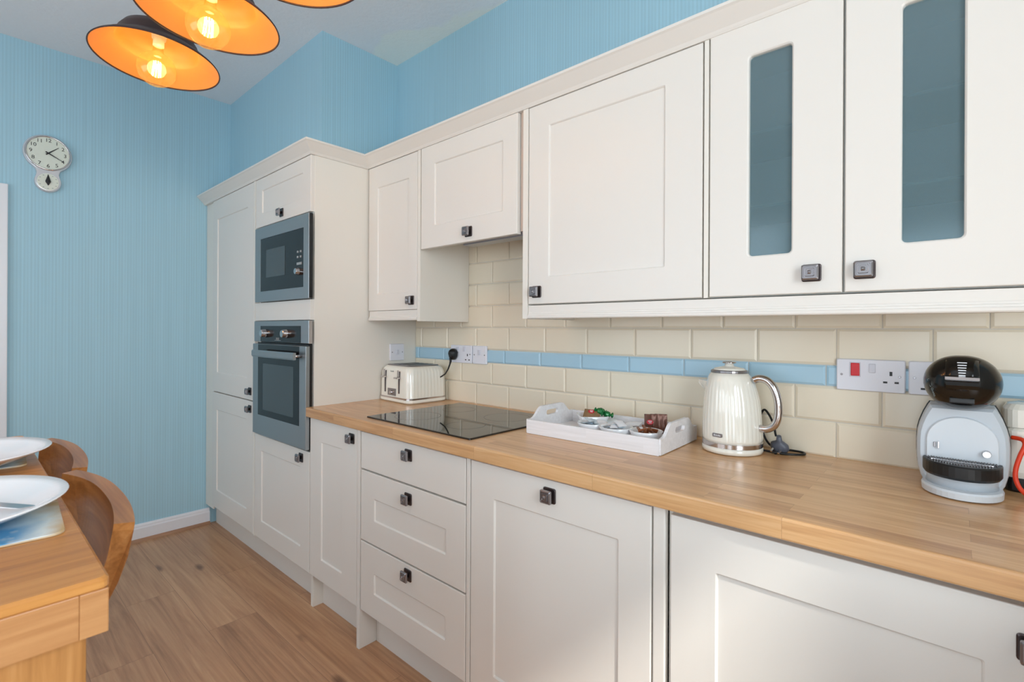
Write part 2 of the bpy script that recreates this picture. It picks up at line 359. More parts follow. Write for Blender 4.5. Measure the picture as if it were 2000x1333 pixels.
# left door, only its architrave edge is in view
d = MB().box(0, .02, -1.56, -1.482, 0, 1.99, M['white'], .004).box(0, .02, -2.42, -1.56, 1.912, 1.99, M['white'], .004).box(0, .02, -2.50, -2.42, 0, 1.99, M['white'], .004)
d1 = struct(d.build('door_1'), 'white painted door frame at the left edge')
dl = MB(); dl.loft([rr(-2.41, -1.57, .01, 1.905, y, .001) for y in (0, .012)], M['white'], T=Matrix(((0, -1, 0, .012), (1, 0, 0, 0), (0, 0, 1, 0), (0, 0, 0, 1))))
dl.build('door_leaf', d1)
# skirting and beading
def prof_x0(name, prof, y0, y1, m, label):
    b = MB(); b.loft([[(x, y, z) for x, z in prof] for y in (y0, y1)], m); return struct(b.build(name), label)
prof_x0('baseboard_left', [(0, 0), (.018, 0), (.018, .075), (.014, .083), (.014, .09), (.008, .1), (0, .1)], -.56, -1.48, M['white'], 'white moulded skirting board under the blue wall')
prof_x0('trim_1', [(.018, 0), (.034, 0), (.032, .008), (.027, .014), (.018, .017)], -.56, -1.48, M['bead'], 'brown quarter round beading along the skirting')

# ------------------------------------------------------------------ tiled splashback
b = MB(); YT = -.010
X0t, X1t = 1.437, 4.49
b.box(X0t, X1t, -.004, 0, .905, 1.70, M['grout'])
def tiles_row(z0, z1, xoff, m):
    g = .0014; n0 = int((X0t-xoff)//.2067)
    k = n0
    while xoff+k*.2067 < X1t:
        a = max(xoff+k*.2067, X0t)+g; c = min(xoff+(k+1)*.2067, X1t)-g; k += 1
        if c-a < .006: continue
        bv = .006
        b.loft([rr(a, c, z0+g, z1-g, y, 0, 1) for y in (-.004, -.0065)]+[rr(a+bv, c-bv, z0+g+bv, z1-g-bv, YT, 0, 1)] if c-a > .02 else [rr(a, c, z0+g, z1-g, y, 0, 1) for y in (-.004, -.0075)], m, cap0=False)
A_, B_ = 3.355, 3.4585
for z0, z1, xo, m in ((.907, 1.008, A_, 'tile'), (1.008, 1.108, B_, 'tile'), (1.108, 1.168, 3.330, 'tileblue'), (1.168, 1.271, A_, 'tile'), (1.271, 1.373, B_, 'tile'),
                      (1.373, 1.476, A_, 'tile'), (1.476, 1.578, B_, 'tile'), (1.578, 1.681, A_, 'tile')):
    tiles_row(z0, z1, xo, M[m])
tag(b.build('tiled_splashback'), 'cream tiled splashback with one pale blue row above the worktop', 'splashback')

# ------------------------------------------------------------------ cupboards
YB = -.592; YU = -.302
def knob(parent, x, y, z, size=1.0):
    """square stepped pewter knob on a square back plate, y = door face"""
    b = MB(); s = .0205*size; P_ = M['pewter']; D = M['pewterdark']
    b.loft([rr(x-s, x+s, z-s, z+s, y, .005), rr(x-s, x+s, z-s, z+s, y-.002, .005), rr(x-s+.002, x+s-.002, z-s+.002, z+s-.002, y-.0035, .005)], D)
    b.loft([[(x+.008*k*math.cos(a), yy, z+.008*k*math.sin(a)) for a in [2*PI*i/12 for i in range(12)]] for k, yy in ((1, y-.003), (.8, y-.012), (1.2, y-.017))], D, smooth=True)
    h = .0175*size
    st = [(h-.004, .014), (h, .016), (h, .021), (h-.003, .0235), (h-.0045, .0235), (h-.005, .0225), (h-.0075, .0225), (h-.0085, .0265), (h-.0105, .0265), (h-.011, .0255), (h-.013, .0255), (.001, .0285)]
    b.loft([rr(x-q, x+q, z-q, z+q, y-dd, min(.003, q*.3), 2) for q, dd in st], P_)
    return b.build('knob', parent)
def door(parent, x0, x1, z0, z1, y, panel=None, name='door', th=.019, inset=None, dep=.0055):
    b = MB(); c = M['cream']; g = .0015
    R = [rr(x0+g, x1-g, z0+g, z1-g, y+th, 0), rr(x0+g, x1-g, z0+g, z1-g, y+.0025, 0), rr(x0+g+.0007, x1-g-.0007, z0+g+.0007, z1-g-.0007, y+.0007, 0), rr(x0+g+.0025, x1-g-.0025, z0+g+.0025, z1-g-.0025, y, 0)]
    if panel:
        a, c2, e, f = panel
        R += [rr(a, c2, e, f, y, .004), rr(a+.0025, c2-.0025, e+.0025, f-.0025, y+.0022, .004), rr(a+.004, c2-.004, e+.004, f-.004, y+dep, .003)]
    b.loft(R, c); return b.build(name, parent)

def carcass(parent, x0, x1, y0, y1, z0, z1, name='cabinet_body', m=None):
    return MB().box(x0, x1, y0, y1, z0, z1, m or M['carcass'], .0008).build(name, parent)

# tall larder unit
lard = thing('larder_cabinet', (.47, -.3, .12), 'tall ivory larder cupboard with two doors in the far corner against the blue wall', 'cupboard')
carcass(lard, .004, .80, YB+.021, -.002, .151, 2.05)
MB().box(.004, .15, YB+.012, YB+.021, .13, 2.05, M['carcass'], .001).build('filler_strip', lard)
u = door(lard, .155, .792, .872, 2.05, YB, (.235, .71, .99, 1.93)); knob(u, .752, YB, .921)
l = door(lard, .155, .792, .158, .869, YB, (.235, .71, .27, .765)); knob(l, .752, YB, .825)
MB().box(.795, .816, YB-.001, YB+.02, .155, 2.05, M['carcass'], .001).build('end_panel', lard)

# oven housing
oh = thing('oven_housing_cabinet', (1.13, -.3, .12), 'tall ivory oven housing with microwave and oven built in', 'cupboard')
hb = MB(); cm = M['carcass']
hb.box(.818, .836, YB+.021, -.002, .151, 2.05, cm, .0008).box(1.417, 1.437, YB+.019, -.002, .0, 2.05, cm, .0008).box(.836, 1.417, -.02, -.002, .151, 2.05, cm)
for z0, z1 in ((.151, .70), (1.302, 1.398), (1.79, 2.05)): hb.box(.836, 1.417, YB+.021, -.02, z0, z1, cm)
hb.build('cabinet_body', oh)
u = door(oh, .819, 1.437, 1.792, 2.05, YB, (.90, 1.36, 1.862, 1.985)); knob(u, 1.136, YB, 1.832)
MB().box(.819, 1.4365, YB, YB+.02, 1.303, 1.396, M['cream'], .0015).build('infill_panel', oh)
u = door(oh, .819, 1.437, .158, .706, YB, (.905, 1.35, .255, .625)); knob(u, 1.355, YB, .668)

# microwave
mw = thing('built_in_microwave', (1.128, -.6, 1.398), 'steel framed black built-in microwave above the oven', 'microwave')
MB().box(.85, 1.405, YB+.02, -.15, 1.402, 1.785, M['black']).build('body', mw)
ym = -.608; b = MB()
b.loft([rr(.855, 1.452, 1.399, 1.783, YB+.001, .002), rr(.855, 1.452, 1.399, 1.783, ym+.002, .002), rr(.857, 1.450, 1.401, 1.781, ym, .002), rr(.925, 1.402, 1.452, 1.722, ym, .002), rr(.925, 1.402, 1.452, 1.722, ym+.008, .002)], M['steel'])
b.build('frame', mw)
MB().box(1.4525, 1.4545, ym+.003, YB+.002, 1.401, 1.781, M['black']).build('side_trim', mw)
dp = MB().loft([rr(.926, 1.401, 1.453, 1.721, ym+.007, .001), rr(.926, 1.401, 1.453, 1.721, ym+.001, .001)], M['blackglass']).build('door_panel', mw)
MB().loft([rr(.995, 1.21, 1.520, 1.660, ym+.002, .002), rr(.995, 1.21, 1.520, 1.660, ym-.0002, .002)], M['ovenwindow']).build('window', dp)
def disc_y(b, x, y, z, r0, r1, dep, m, n=28):
    b.loft([[(x+r*math.cos(a), yy, z+r*math.sin(a)) for a in [2*PI*i/n for i in range(n)]] for r, yy in ((r0, y), (r0, y-dep*.25), (r1, y-dep*.9), (r1*.9, y-dep))], m, smooth=False); return b
disc_y(MB(), 1.358, ym+.001, 1.525, .017, .014, .02, M['chrome']).build('dial', mw)
b = MB()
for k in range(2):
    for j in range(2): b.box(1.338+.03*k, 1.350+.03*k, ym-.001, ym+.001, 1.588+.024*j, 1.597+.024*j, M['steelpale'])
b.box(1.336, 1.382, ym-.001, ym+.001, 1.556, 1.567, M['steelpale'])
b.build('button_panel', mw)

# oven
ov = thing('built_in_oven', (1.128, -.6, .71), 'steel built-in electric oven with bar handle and two dials', 'oven')
MB().box(.85, 1.405, YB+.02, -.1, .712, 1.30, M['black']).build('body', ov)
yo = -.607
cp = MB().loft([rr(.846, 1.452, 1.195, 1.300, YB+.001, .002), rr(.846, 1.452, 1.195, 1.300, yo+.002, .002), rr(.848, 1.450, 1.197, 1.298, yo, .002)], M['steel']).box(1.4521, 1.4532, yo+.003, YB+.002, 1.196, 1.299, M['steelpale'])
cp = cp.build('control_panel', ov)
MB().box(.930, 1.378, yo-.001, yo+.002, 1.197, 1.275, M['blackglass']).build('display', cp)
for x in (1.005, 1.245):
    disc_y(MB(), x, yo-.001, 1.238, .021, .018, .03, M['chrome']).build('dial', ov)
b = MB(); b.text('88:88', .016, M['steelpale'], Matrix.Translation((1.135, yo-.0015, 1.212)) @ Matrix.Rotation(PI/2, 4, 'X'), .0003)
b.box(1.10, 1.17, yo-.0015, yo-.0008, 1.2035, 1.2055, M['steelpale']); b.build('clock_digits', cp)
yd = -.612
od = MB().loft([rr(.842, 1.437, .716, 1.183, YB-.002, .002), rr(.842, 1.437, .716, 1.183, yd+.002, .002), rr(.844, 1.435, .718, 1.181, yd, .002)], M['steel']).build('door', ov)
MB().box(.86, 1.430, YB-.002, YB+.012, .712, 1.19, M['black']).build('door_seal', ov)
MB().box(.912, 1.374, yd-.001, yd+.002, .818, 1.181, M['blackglass']).build('glass_panel', od)
MB().box(.975, 1.318, yd-.0015, yd+.001, .85, 1.085, M['ovenwindow']).build('window', od)
b = MB(); hz = 1.138
b.loft([[(x, yy, zz) for yy, zz in ((yd-.032, hz-.016), (yd-.042, hz-.017), (yd-.046, hz-.010), (yd-.046, hz+.010), (yd-.042, hz+.017), (yd-.032, hz+.016))] for x in (.945, 1.41)], M['steel'])
for x in (.965, 1.392): b.tube([(x, yd+.001, hz), (x, yd-.036, hz)], .007, M['chrome'], 10)
b.build('handle', ov)

# base units
def base_unit(name, x0, x1, label, extra=()):
    t = thing(name, ((x0+x1)/2, -.3, .12), label, 'cupboard')
    carcass(t, x0, x1, YB+.021, -.002, .151, .866); return t
nb = base_unit('base_cabinet', 1.4385, 1.836, 'narrow ivory base cupboard between oven and drawers')
u = door(nb, 1.440, 1.835, .158, .864, YB, (1.543, 1.722, .252, .768)); knob(u, 1.795, YB, .822)
dr = thing('drawer_cabinet', (2.16, -.3, 0), 'ivory three-drawer unit below the hob', 'drawer unit')
carcass(dr, 1.8585, 2.469, YB+.021, -.002, .151, .866)
MB().box(1.838, 1.8575, YB-.001, -.002, 0, .866, M['cream'], .001).build('end_panel', dr)
for z0, z1, pn, kz in ((.716, .862, None, .820), (.4375, .7125, (1.956, 2.373, .530, .615), .666), (.159, .434, (1.957, 2.373, .251, .330), .398)):
    q = door(dr, 1.862, 2.467, z0, z1, YB, pn, 'drawer'); knob(q, 2.171, YB, kz)
aw = thing('appliance_cabinet', (2.8, -.3, 0), 'wide ivory cupboard door right of the drawers, knob at top centre', 'cupboard')
carcass(aw, 2.487, 3.10, YB+.021, -.002, .151, .866)
MB().box(2.4705, 2.4855, YB-.0005, -.002, 0, .866, M['cream'], .001).build('end_panel', aw)
u = door(aw, 2.488, 3.088, .158, .862, YB, (2.587, 3.003, .235, .762)); knob(u, 2.795, YB, .820)
MB().box(3.0905, 3.1195, YB+.001, YB+.02, .158, .866, M['cream'], .003).build('filler_strip', aw)
rb = thing('base_cabinet', (3.43, -.3, .12), 'ivory base cupboard at the lower right corner below the coffee machine', 'cupboard')
carcass(rb, 3.121, 3.74, YB+.021, -.002, .151, .866)
u = door(rb, 3.131, 3.735, .158, .856, YB, (3.231, 3.64, .255, .757)); knob(u, 3.694, YB, .795)
# plinths
def plinth(x0, x1, y, label):
    b = MB().box(x0, x1, y, y+.018, 0, .15, M['cream'], .001)
    tag(b.build('plinth'), label, 'plinth')
plinth(.022, 1.837, -.525, 'ivory plinth under the tall units and narrow cupboard')
plinth(1.859, 2.470, -.515, 'ivory plinth under the drawers')
plinth(2.487, 4.0, -.515, 'ivory plinth under the cupboards at right')

# the run turns the corner beside the camera under the window
rt = thing('base_cabinet', (4.14, -1.4, 0), 'ivory base cupboards under the side window, right of the camera', 'cupboard')
MB().box(3.79, 4.48, -2.35, -.62, .0, .866, M['carcass'], .001).build('cabinet_body', rt)
tag(MB().box(3.765, 4.49, -2.36, -.611, .868, .91, M['worktop'], .003).build('worktop'), 'oak worktop under the side window, right of the camera', 'worktop')
# worktop
b = MB(); zt, zb = .91, .868; yw = -.610
prof = [(-.0005, zb), (yw+.003, zb), (yw+.0008, zb+.0015), (yw, zb+.004), (yw, zt-.005), (yw+.0012, zt-.0018), (yw+.004, zt-.0003), (yw+.008, zt), (-.0005, zt)]
b.loft([[(x, y, z) for y, z in prof] for x in (1.4375, 4.49)], M['worktop'])
tag(b.build('worktop', origin=(0, 0, .0)), 'oak block kitchen worktop running along the tiled wall', 'worktop')

# wall units
def wall_unit(name, x0, x1, z0, z1, label, body=True):
    t = thing(name, ((x0+x1)/2, -.15, z0), label, 'cupboard')
    if body: carcass(t, x0, x1, YU+.020, -.012, z0, z1)
    return t
W1 = wall_unit('wall_cabinet', 1.4385, 1.836, 1.349, 2.05, 'narrow ivory wall cupboard above the toaster')
u = door(W1, 1.446, 1.834, 1.349, 2.05, YU, (1.523, 1.772, 1.43, 1.945)); knob(u, 1.793, YU, 1.392)
MB().box(1.8365, 1.8565, YU-.0005, -.011, 1.298, 2.05, M['carcass'], .001).build('end_panel', W1)
b = MB().lathe([(0, 0), (.028, 0), (.033, .004), (.033, .010)], M['white'], c=(1.66, -.2, 1.338), n=28); b.build('puck_light', W1)
W2 = wall_unit('extractor_cabinet', 1.858, 2.445, 1.665, 2.05, 'short ivory cupboard above the hob hiding the extractor')
u = door(W2, 1.864, 2.424, 1.609, 2.05, YU-.004, (1.955, 2.352, 1.703, 1.968), th=.022); knob(u, 2.168, YU-.004, 1.650)
MB().box(2.427, 2.4455, YU+.012, YU+.019, 1.62, 2.05, M['gap']).build('gap_filler', W2)
hd = thing('extractor_hood', (2.28, -.16, 1.602), 'slim grey steel extractor under the short cupboard', 'extractor hood')
MB().box(2.112, 2.444, YU+.0195, YU+.075, 1.604, 1.664, M['pewter'], .001).build('hood_plate', hd)
MB().box(2.14, 2.41, YU+.076, -.05, 1.655, 1.6645, M['pewterdark']).build('grease_filter', hd)
W3 = wall_unit('wall_cabinet', 2.4705, 3.091, 1.352, 2.05, 'wide ivory wall cupboard with framed door and knob at lower left')
u = door(W3, 2.472, 3.090, 1.352, 2.05, YU, (2.562, 2.982, 1.445, 1.968)); knob(u, 2.512, YU, 1.396)
MB().box(2.447, 2.470, YU-.0005, -.011, 1.302, 2.05, M['carcass'], .001).build('end_panel', W3)
# glazed double unit
W4 = wall_unit('glazed_wall_cabinet', 3.092, 3.722, 1.352, 2.05, 'ivory wall cupboard with two glass-panelled doors at upper right', False)
b = MB(); ci = M['inside']; c2 = M['carcass']
b.box(3.0935, 3.105, YU, -.012, 1.352, 2.05, c2, .0006).box(3.7165, 3.735, YU, -.012, 1.352, 2.05, c2, .0006)
b.box(3.105, 3.7165, YU+.02, -.012, 1.352, 1.37, ci).box(3.105, 3.7165, YU+.02, -.012, 2.03, 2.05, ci).box(3.105, 3.7165, -.020, -.012, 1.37, 2.03, ci).box(3.402, 3.418, YU+.02, YU+.05, 1.37, 2.03, ci)
b.build('cabinet_body', W4)
for z in (1.583, 1.777):
    s = MB().box(3.107, 3.7145, -.262, -.021, z, z+.006, M['glassshelf']).box(3.107, 3.7145, -.2635, -.262, z, z+.006, M['shelfedge'])
    s.build('glass_shelf', W4)
for x0, x1, kx in ((3.1075, 3.4105, 3.349), (3.4135, 3.7165, 3.452)):
    g = .001; a, c3 = (3.207, 3.305) if x0 < 3.3 else (3.517, 3.616); e, f = 1.455, 1.967; y = YU; z0, z1 = 1.354, 2.055
    R = [rr(a, c3, e, f, y+.019, .009), rr(x0+g, x1-g, z0, z1, y+.019, 0), rr(x0+g, x1-g, z0, z1, y+.002, 0), rr(x0+g+.002, x1-g-.002, z0+.002, z1-.002, y, 0),
         rr(a-.004, c3+.004, e-.004, f+.004, y, .012), rr(a-.001, c3+.001, e-.001, f+.001, y+.0025, .010), rr(a, c3, e, f, y+.005, .009)]
    dd = MB().loft(R, M['cream'], loop=True).build('door', W4)
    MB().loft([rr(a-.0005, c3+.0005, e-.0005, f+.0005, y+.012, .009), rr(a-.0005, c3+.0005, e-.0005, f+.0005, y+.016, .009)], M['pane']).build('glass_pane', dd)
    knob(dd, kx, y, 1.402)

# pelmets
def pelmet(x0, x1, label):
    p = [(YU+.05, 1.349), (YU+.004, 1.349), (YU+.004, 1.326), (YU+.0025, 1.323), (YU+.0025, 1.320), (YU, 1.318), (YU, 1.314), (YU-.003, 1.312), (YU-.003, 1.306), (YU-.001, 1.303), (YU+.05, 1.303)]
    b = MB(); b.loft([[(x, y, z) for y, z in p] for x in (x0, x1)], M['cream']); tag(b.build('light_pelmet'), label, 'pelmet')
pelmet(1.452, 1.835, 'short ivory pelmet below the cupboard above the toaster')
pelmet(2.472, 3.735, 'long moulded ivory pelmet below the right-hand wall cupboards')
# cornice swept round the corner
prof = [(-.03, 2.0505), (.002, 2.0505), (.006, 2.056), (.009, 2.061), (.040, 2.092), (.046, 2.096), (.046, 2.104), (-.03, 2.104)]
path = [((.002, YB), (0, -1)), ((1.437, YB), (1, -1)), ((1.437, YU), (1, -1)), ((3.74, YU), (0, -1))]
rings = []
for i, ((x, y), (dx, dy)) in enumerate(path): rings.append([(x+dx*o_, y+dy*o_, z) for o_, z in prof])
b = MB().loft(rings, M['cream']); tag(b.build('cornice'), 'ivory cornice moulding along the tops of the cupboards', 'cornice')

# ------------------------------------------------------------------ hob
b = MB(); hx0, hx1, hy0, hy1 = 1.854, 2.452, -.562, -.062
b.loft([rrxy(hx0, hx1, hy0, hy1, .9103, .004), rrxy(hx0, hx1, hy0, hy1, .9145, .004), rrxy(hx0+.002, hx1-.002, hy0+.002, hy1-.002, .9158, .004)], M['hob'])
for cx, cy, r in ((2.0, -.42, .09), (2.0, -.2, .07), (2.28, -.42, .07), (2.28, -.2, .09)):
    ring = []
    for rr_ in (r, r+.0012): ring.append([(cx+rr_*math.cos(2*PI*k/48), cy+rr_*math.sin(2*PI*k/48), .9160) for k in range(48)])
    b.loft(ring, M['pewterdark'], cap0=False, cap1=False)
tag(b.build('ceramic_hob'), 'black glass ceramic hob set on the oak worktop', 'hob')

# ------------------------------------------------------------------ toaster
def to_T(x, y, z, rz=0): return Matrix.Translation((x, y, z)) @ Matrix.Rotation(rz, 4, 'Z')
ts = thing('toaster', (1.585, -.135, .91), 'cream ribbed four-slice toaster in the worktop corner', 'toaster')
T = to_T(1.588, -.136, .9105, math.radians(-3)); b = MB(); W_, D_ = .134, .113
def rib_ring(w, d, z, r, amp, n=240):
    P = []
    base = rrxy(-w, w, -d, d, z, r, 12)
    # resample evenly
    pts = [Vector(p) for p in base]; L_ = [0]
    for k in range(len(pts)): L_.append(L_[-1]+(pts[(k+1) % len(pts)]-pts[k]).length)
    tot = L_[-1]; j = 0
    for i in range(n):
        s_ = tot*i/n
        while L_[j+1] < s_: j += 1
        t = (s_-L_[j])/(L_[j+1]-L_[j]); p = pts[j].lerp(pts[(j+1) % len(pts)], t)
        q = pts[(j+1) % len(pts)]-pts[j]; nrm = Vector((q.y, -q.x, 0)).normalized()
        side = abs(nrm.x) > .55
        P.append(tuple(p+nrm*((abs(math.sin(i*PI/5))-.5)*amp if side else 0)))
    return P
b.loft([rib_ring(W_, D_, .018, .035, 0), rib_ring(W_+.001, D_+.001, .024, .035, 0), rib_ring(W_, D_, .032, .035, .002), rib_ring(W_-.001, D_-.001, .10, .036, .0028), rib_ring(W_-.004, D_-.004, .145, .036, .002), rib_ring(W_-.010, D_-.010, .163, .034, .001), rib_ring(W_-.020, D_-.020, .172, .03, 0), rib_ring(W_-.030, D_-.026, .174, .028, 0)], M['kettle'], smooth=True, T=T)
b.build('body', ts)
b = MB(); b.loft([rrxy(-W_+.004, W_-.004, -D_+.004, D_-.004, 0, .033), rrxy(-W_-.004, W_+.004, -D_-.004, D_+.004, .006, .038), rrxy(-W_-.003, W_+.003, -D_-.003, D_+.003, .018, .037)], M['kettle'], T=T, smooth=False); b.build('base', ts)
b = MB(); b.loft([rrxy(-W_-.002, W_+.002, -D_-.002, D_+.002, .018, .036), rrxy(-W_-.002, W_+.002, -D_-.002, D_+.002, .026, .036)], M['chrome'], T=T, cap0=False, cap1=False); b.build('chrome_band', ts)
b = MB(); b.loft([rrxy(-W_+.028, W_-.028, -D_+.024, D_-.024, .174, .02), rrxy(-W_+.030, W_-.030, -D_+.026, D_-.026, .178, .02)], M['pewter'], T=T)
for x in (-.062, -.022, .018, .058): b.box(x-.002, x+.014, -.07, .07, .178, .1788, M['black'], T=T)
b.build('slotted_top', ts)
for x in (-.070, .052):
    b = MB().box(x-.004, x+.004, -D_-.003, -D_+.004, .045, .150, M['pewterdark'], .001, T).box(x-.001, x+.001, -D_-.006, -D_-.003, .045, .14, M['chrome'], 0, T)
    b.box(x-.014, x+.014, -D_-.024, -D_-.004, .116, .124, M['chrome'], .003, T).box(x-.005, x+.005, -D_-.009, -D_-.003, .124, .156, M['chrome'], .002, T)
    b.build('lever', ts)
b = MB().box(-.045, .025, -D_-.003, -D_, .032, .066, M['pewter'], .001, T)
b.loft([[Vector((-.010+r*math.cos(a), yy, .047+r*math.sin(a))) for a in [2*PI*k/16 for k in range(16)]] for r, yy in ((.008, -D_-.003), (.007, -D_-.012))], M['chrome'], T=T)
b.build('browning_control', ts)
b = MB().text('Breville', .010, M['inkgrey'], T @ Matrix.Translation((-.008, -D_-.0005, .148)) @ Matrix.Rotation(PI/2, 4, 'X'), .0003); b.build('name_badge', ts)
# plug and cord of the toaster
px, pz = 1.772, 1.143
b = MB().tube([(px, -.052, pz-.02), (px, -.050, pz-.035), (px-.004, -.052, pz-.052), (px-.012, -.056, pz-.075), (px-.026, -.062, pz-.098), (px-.045, -.07, pz-.112), (1.705, -.09, pz-.125)], [.006, .0055, .004, .0035, .0032, .0032, .0032], M['black'], 8)
pc = b.build('power_cord', ts)
b = MB(); b.loft([[(px+.024*k*math.cos(a)*(1 if math.sin(a) > 0 else .9), yy, pz+.026*k*math.sin(a)*(1 if math.sin(a) > 0 else 1.15)) for a in [2*PI*i/24 for i in range(24)]] for k, yy in ((.9, -.0225), (1, -.026), (1, -.040), (.8, -.050), (.4, -.056))], M['black'], smooth=True); b.build('plug', pc)

# ------------------------------------------------------------------ sockets
def plate(name, x0, x1, z0, z1, label, sockets=(), rockers=(), redr=None, y=YT, cat='socket', screws=True):
    t = thing(name, ((x0+x1)/2, y, z0), label, cat)
    MB().loft([rr(x0, x1, z0, z1, y-.0003, .004), rr(x0, x1, z0, z1, y-.007, .004), rr(x0+.002, x1-.002, z0+.002, z1-.002, y-.0095, .004)], M['plastic']).build('face_plate', t)
    f = y-.0095; zc = (z0+z1)/2
    for x, z in sockets:
        b = MB(); b.box(x-.003, x+.003, f-.0004, f+.002, z+.006, z+.017, M['ink'])
        for s in (-1, 1): b.box(x+s*.012-.0045, x+s*.012+.0045, f-.0004, f+.002, z-.014, z-.009, M['ink'])
        b.build('pin_holes', t)
    for x, z in rockers:
        MB().box(x-.007, x+.007, f-.004, f+.002, z-.012, z+.012, M['plasticline'], .0015).build('rocker', t)
    if redr:
        x, z = redr; MB().box(x-.012, x+.012, f-.002, f+.001, z-.020, z+.020, M['plasticline'], .001).box(x-.0095, x+.0105, f-.006, f, z-.017, z+.018, M['red'], .002).build('red_rocker', t)
    if screws:
        b = MB()
        for x in (x0+.012, x1-.012): disc_y(b, x, f, zc, .0032, .0028, .001, M['pewter'], 12)
        b.build('screw', t) if False else None
        for x in (x0+.012, x1-.012): disc_y(MB(), x, f, zc, .0032, .0028, .001, M['pewter'], 12).build('screw', t)
    return t
plate('cooker_socket', 3.357, 3.508, 1.1025, 1.188, 'white cooker switch plate with red rocker and one socket', [(3.478, 1.141)], [(3.438, 1.165)], (3.400, 1.160))
plate('double_socket', 3.514, 3.665, 1.1025, 1.188, 'white socket plate partly behind the coffee machine', [(3.555, 1.13), (3.625, 1.13)], [(3.565, 1.168), (3.615, 1.168)])
plate('double_socket', 1.737, 1.887, 1.100, 1.186, 'white double socket with the black toaster plug in it', [(1.858, 1.128)], [(1.79, 1.166), (1.835, 1.168)])
plate('fused_switch', 1.893, 1.985, 1.100, 1.186, 'small white fused switch plate right of the double socket', [], [(1.938, 1.155)])
# blank plate on the tower side, turned to face +x
sp = plate('switch_plate', -.043, .043, 0, .086, 'blank white switch plate on the tall unit side above the toaster', [], [(0, .043)], y=0)
sp.location = (1.4375, -.130, 1.100); sp.rotation_euler = (0, 0, PI/2)

# ------------------------------------------------------------------ tray with things
tr = thing('serving_tray', (2.747, -.203, .91), 'white-washed wooden serving tray with cut-out handles on the worktop', 'tray')
T = to_T(2.745, -.204, .9105, math.radians(1.5)); tw, td = .236, .139; wm = M['wood_tray']
b = MB().box(-tw, tw, -td, td, 0, .006, wm, .001, T); b.build('tray_base', tr)
for s in (-1, 1): MB().box(-tw, tw, s*td-.005, s*td+.005, .0, .047, wm, .0012, T).build('long_side', tr)
def ease(n=8): return [(k/n, .5-.5*math.cos(PI*k/n)) for k in range(n+1)]
for s in (-1, 1):
    pr = [(-td, 0.002), (td, .002), (td, .047)]+[(td-.02-.06*t, .047+.036*e) for t, e in ease()]+[(-td+.08-.06*t, .083-.036*e) for t, e in ease()]+[(-td, .047)]
    sl_ = [(p[0], p[2]) for p in rr(-.036, .036, .048, .066, 0, .0089, 5)]
    Ts = T @ Matrix.Translation((s*tw-.005, 0, 0)) @ Matrix(((0, 0, 1, 0), (1, 0, 0, 0), (0, 1, 0, 0), (0, 0, 0, 1)))
    MB().shape([pr, sl_[::-1]], .010, wm, Ts).build('handle_side', tr)
zf = .917
def dish(name, x, y, r, h, label, cat, m=M['china'], el=1.0, sq=None):
    b = MB(); n = 40
    def fn(a, r_, z): 
        k = 1.0
        if sq: k = 1/max(abs(math.cos(a+sq)), abs(math.sin(a+sq)))**.75
        return r_*k
    prof = [(.001, .002), (r*.45, .001), (r*.5, 0), (r*.55, .001), (r*.8, h*.45), (r, h), (r-.002, h+.0008), (r-.004, h-.0005), (r*.78, h*.5), (r*.5, .004), (.001, .004)]
    rings = [[(x+fn(a, q, z)*math.cos(a), y+fn(a, q, z)*math.sin(a)*el, zf+z) for a in [2*PI*k/n for k in range(n)]] for q, z in prof]
    b.loft(rings, m, smooth=True, cap0=False, cap1=False)
    return tag(b.build(name), label, cat)
dish('square_bowl', 2.645, -.150, .052, .046, 'white square bowl holding the green wrapped snacks on the tray', 'bowl', sq=PI/4)
dish('oval_dish', 2.700, -.235, .052, .038, 'white shallow dish of sugar sticks, leftmost on the tray', 'dish', el=.95)
dish('oval_dish', 2.795, -.245, .055, .038, 'white shallow dish of milk pots in the middle of the tray', 'dish', el=.95)
dish('oval_dish', 2.893, -.235, .052, .038, 'white shallow dish of brown sweets at the right of the tray', 'dish', el=.95)
def packet(name, x, y, z, w_, h_, rot, m, label, cat, group=None, th=.004, badge=None):
    T2 = Matrix.Translation((x, y, z)) @ rot; b = MB(); nx, ny = 8, 6
    for sgn in (1, -1):
        vs = []; fs = []
        for j in range(ny+1):
            for i in range(nx+1):
                u_, v_ = i/nx, j/ny; puff = th*(4*u_*(1-u_)*4*v_*(1-v_))**.5
                vs.append(((u_-.5)*w_, (v_-.5)*h_, sgn*puff+.0006*math.sin(u_*17+v_*5)))
        for j in range(ny):
            for i in range(nx): q = j*(nx+1)+i; fs.append([q, q+1, q+nx+2, q+nx+1])
        b.add(vs, fs, m, True, T2)
    if badge:
        b.loft([[(-.002+.011*math.cos(a), .006+.008*math.sin(a), zz) for a in [2*PI*k/20 for k in range(20)]] for zz in (th*.7, th+.0006)], badge, T=T2)
        b.box(-.008, .004, .008, .010, th+.0004, th+.001, M['paper'], T=T2); b.box(-.006, .003, .003, .005, th+.0004, th+.001, M['paper'], T=T2)
    return tag(b.build(name, recalc=False), label, cat, group)
def R_(x, y, z): return Matrix.Rotation(math.radians(z), 4, 'Z') @ Matrix.Rotation(math.radians(x), 4, 'X') @ Matrix.Rotation(math.radians(y), 4, 'Y')
for k, (x, y, tl, zr, lab) in enumerate(((2.856, -.128, 84, 30, 'front brown foil sachet with red badge standing in the tray'), (2.870, -.114, 82, 30, 'brown foil sachet standing behind the front one'), (2.880, -.102, 80, 30, 'rearmost brown foil sachet standing by the tray end'))):
    packet('drink_sachet', x, y, zf+.038, .040, .064, R_(tl, 0, zr), M['sachet'], lab, 'sachet', 'brown drink sachets on the tray', badge=M['sachetred'] if k == 0 else None)
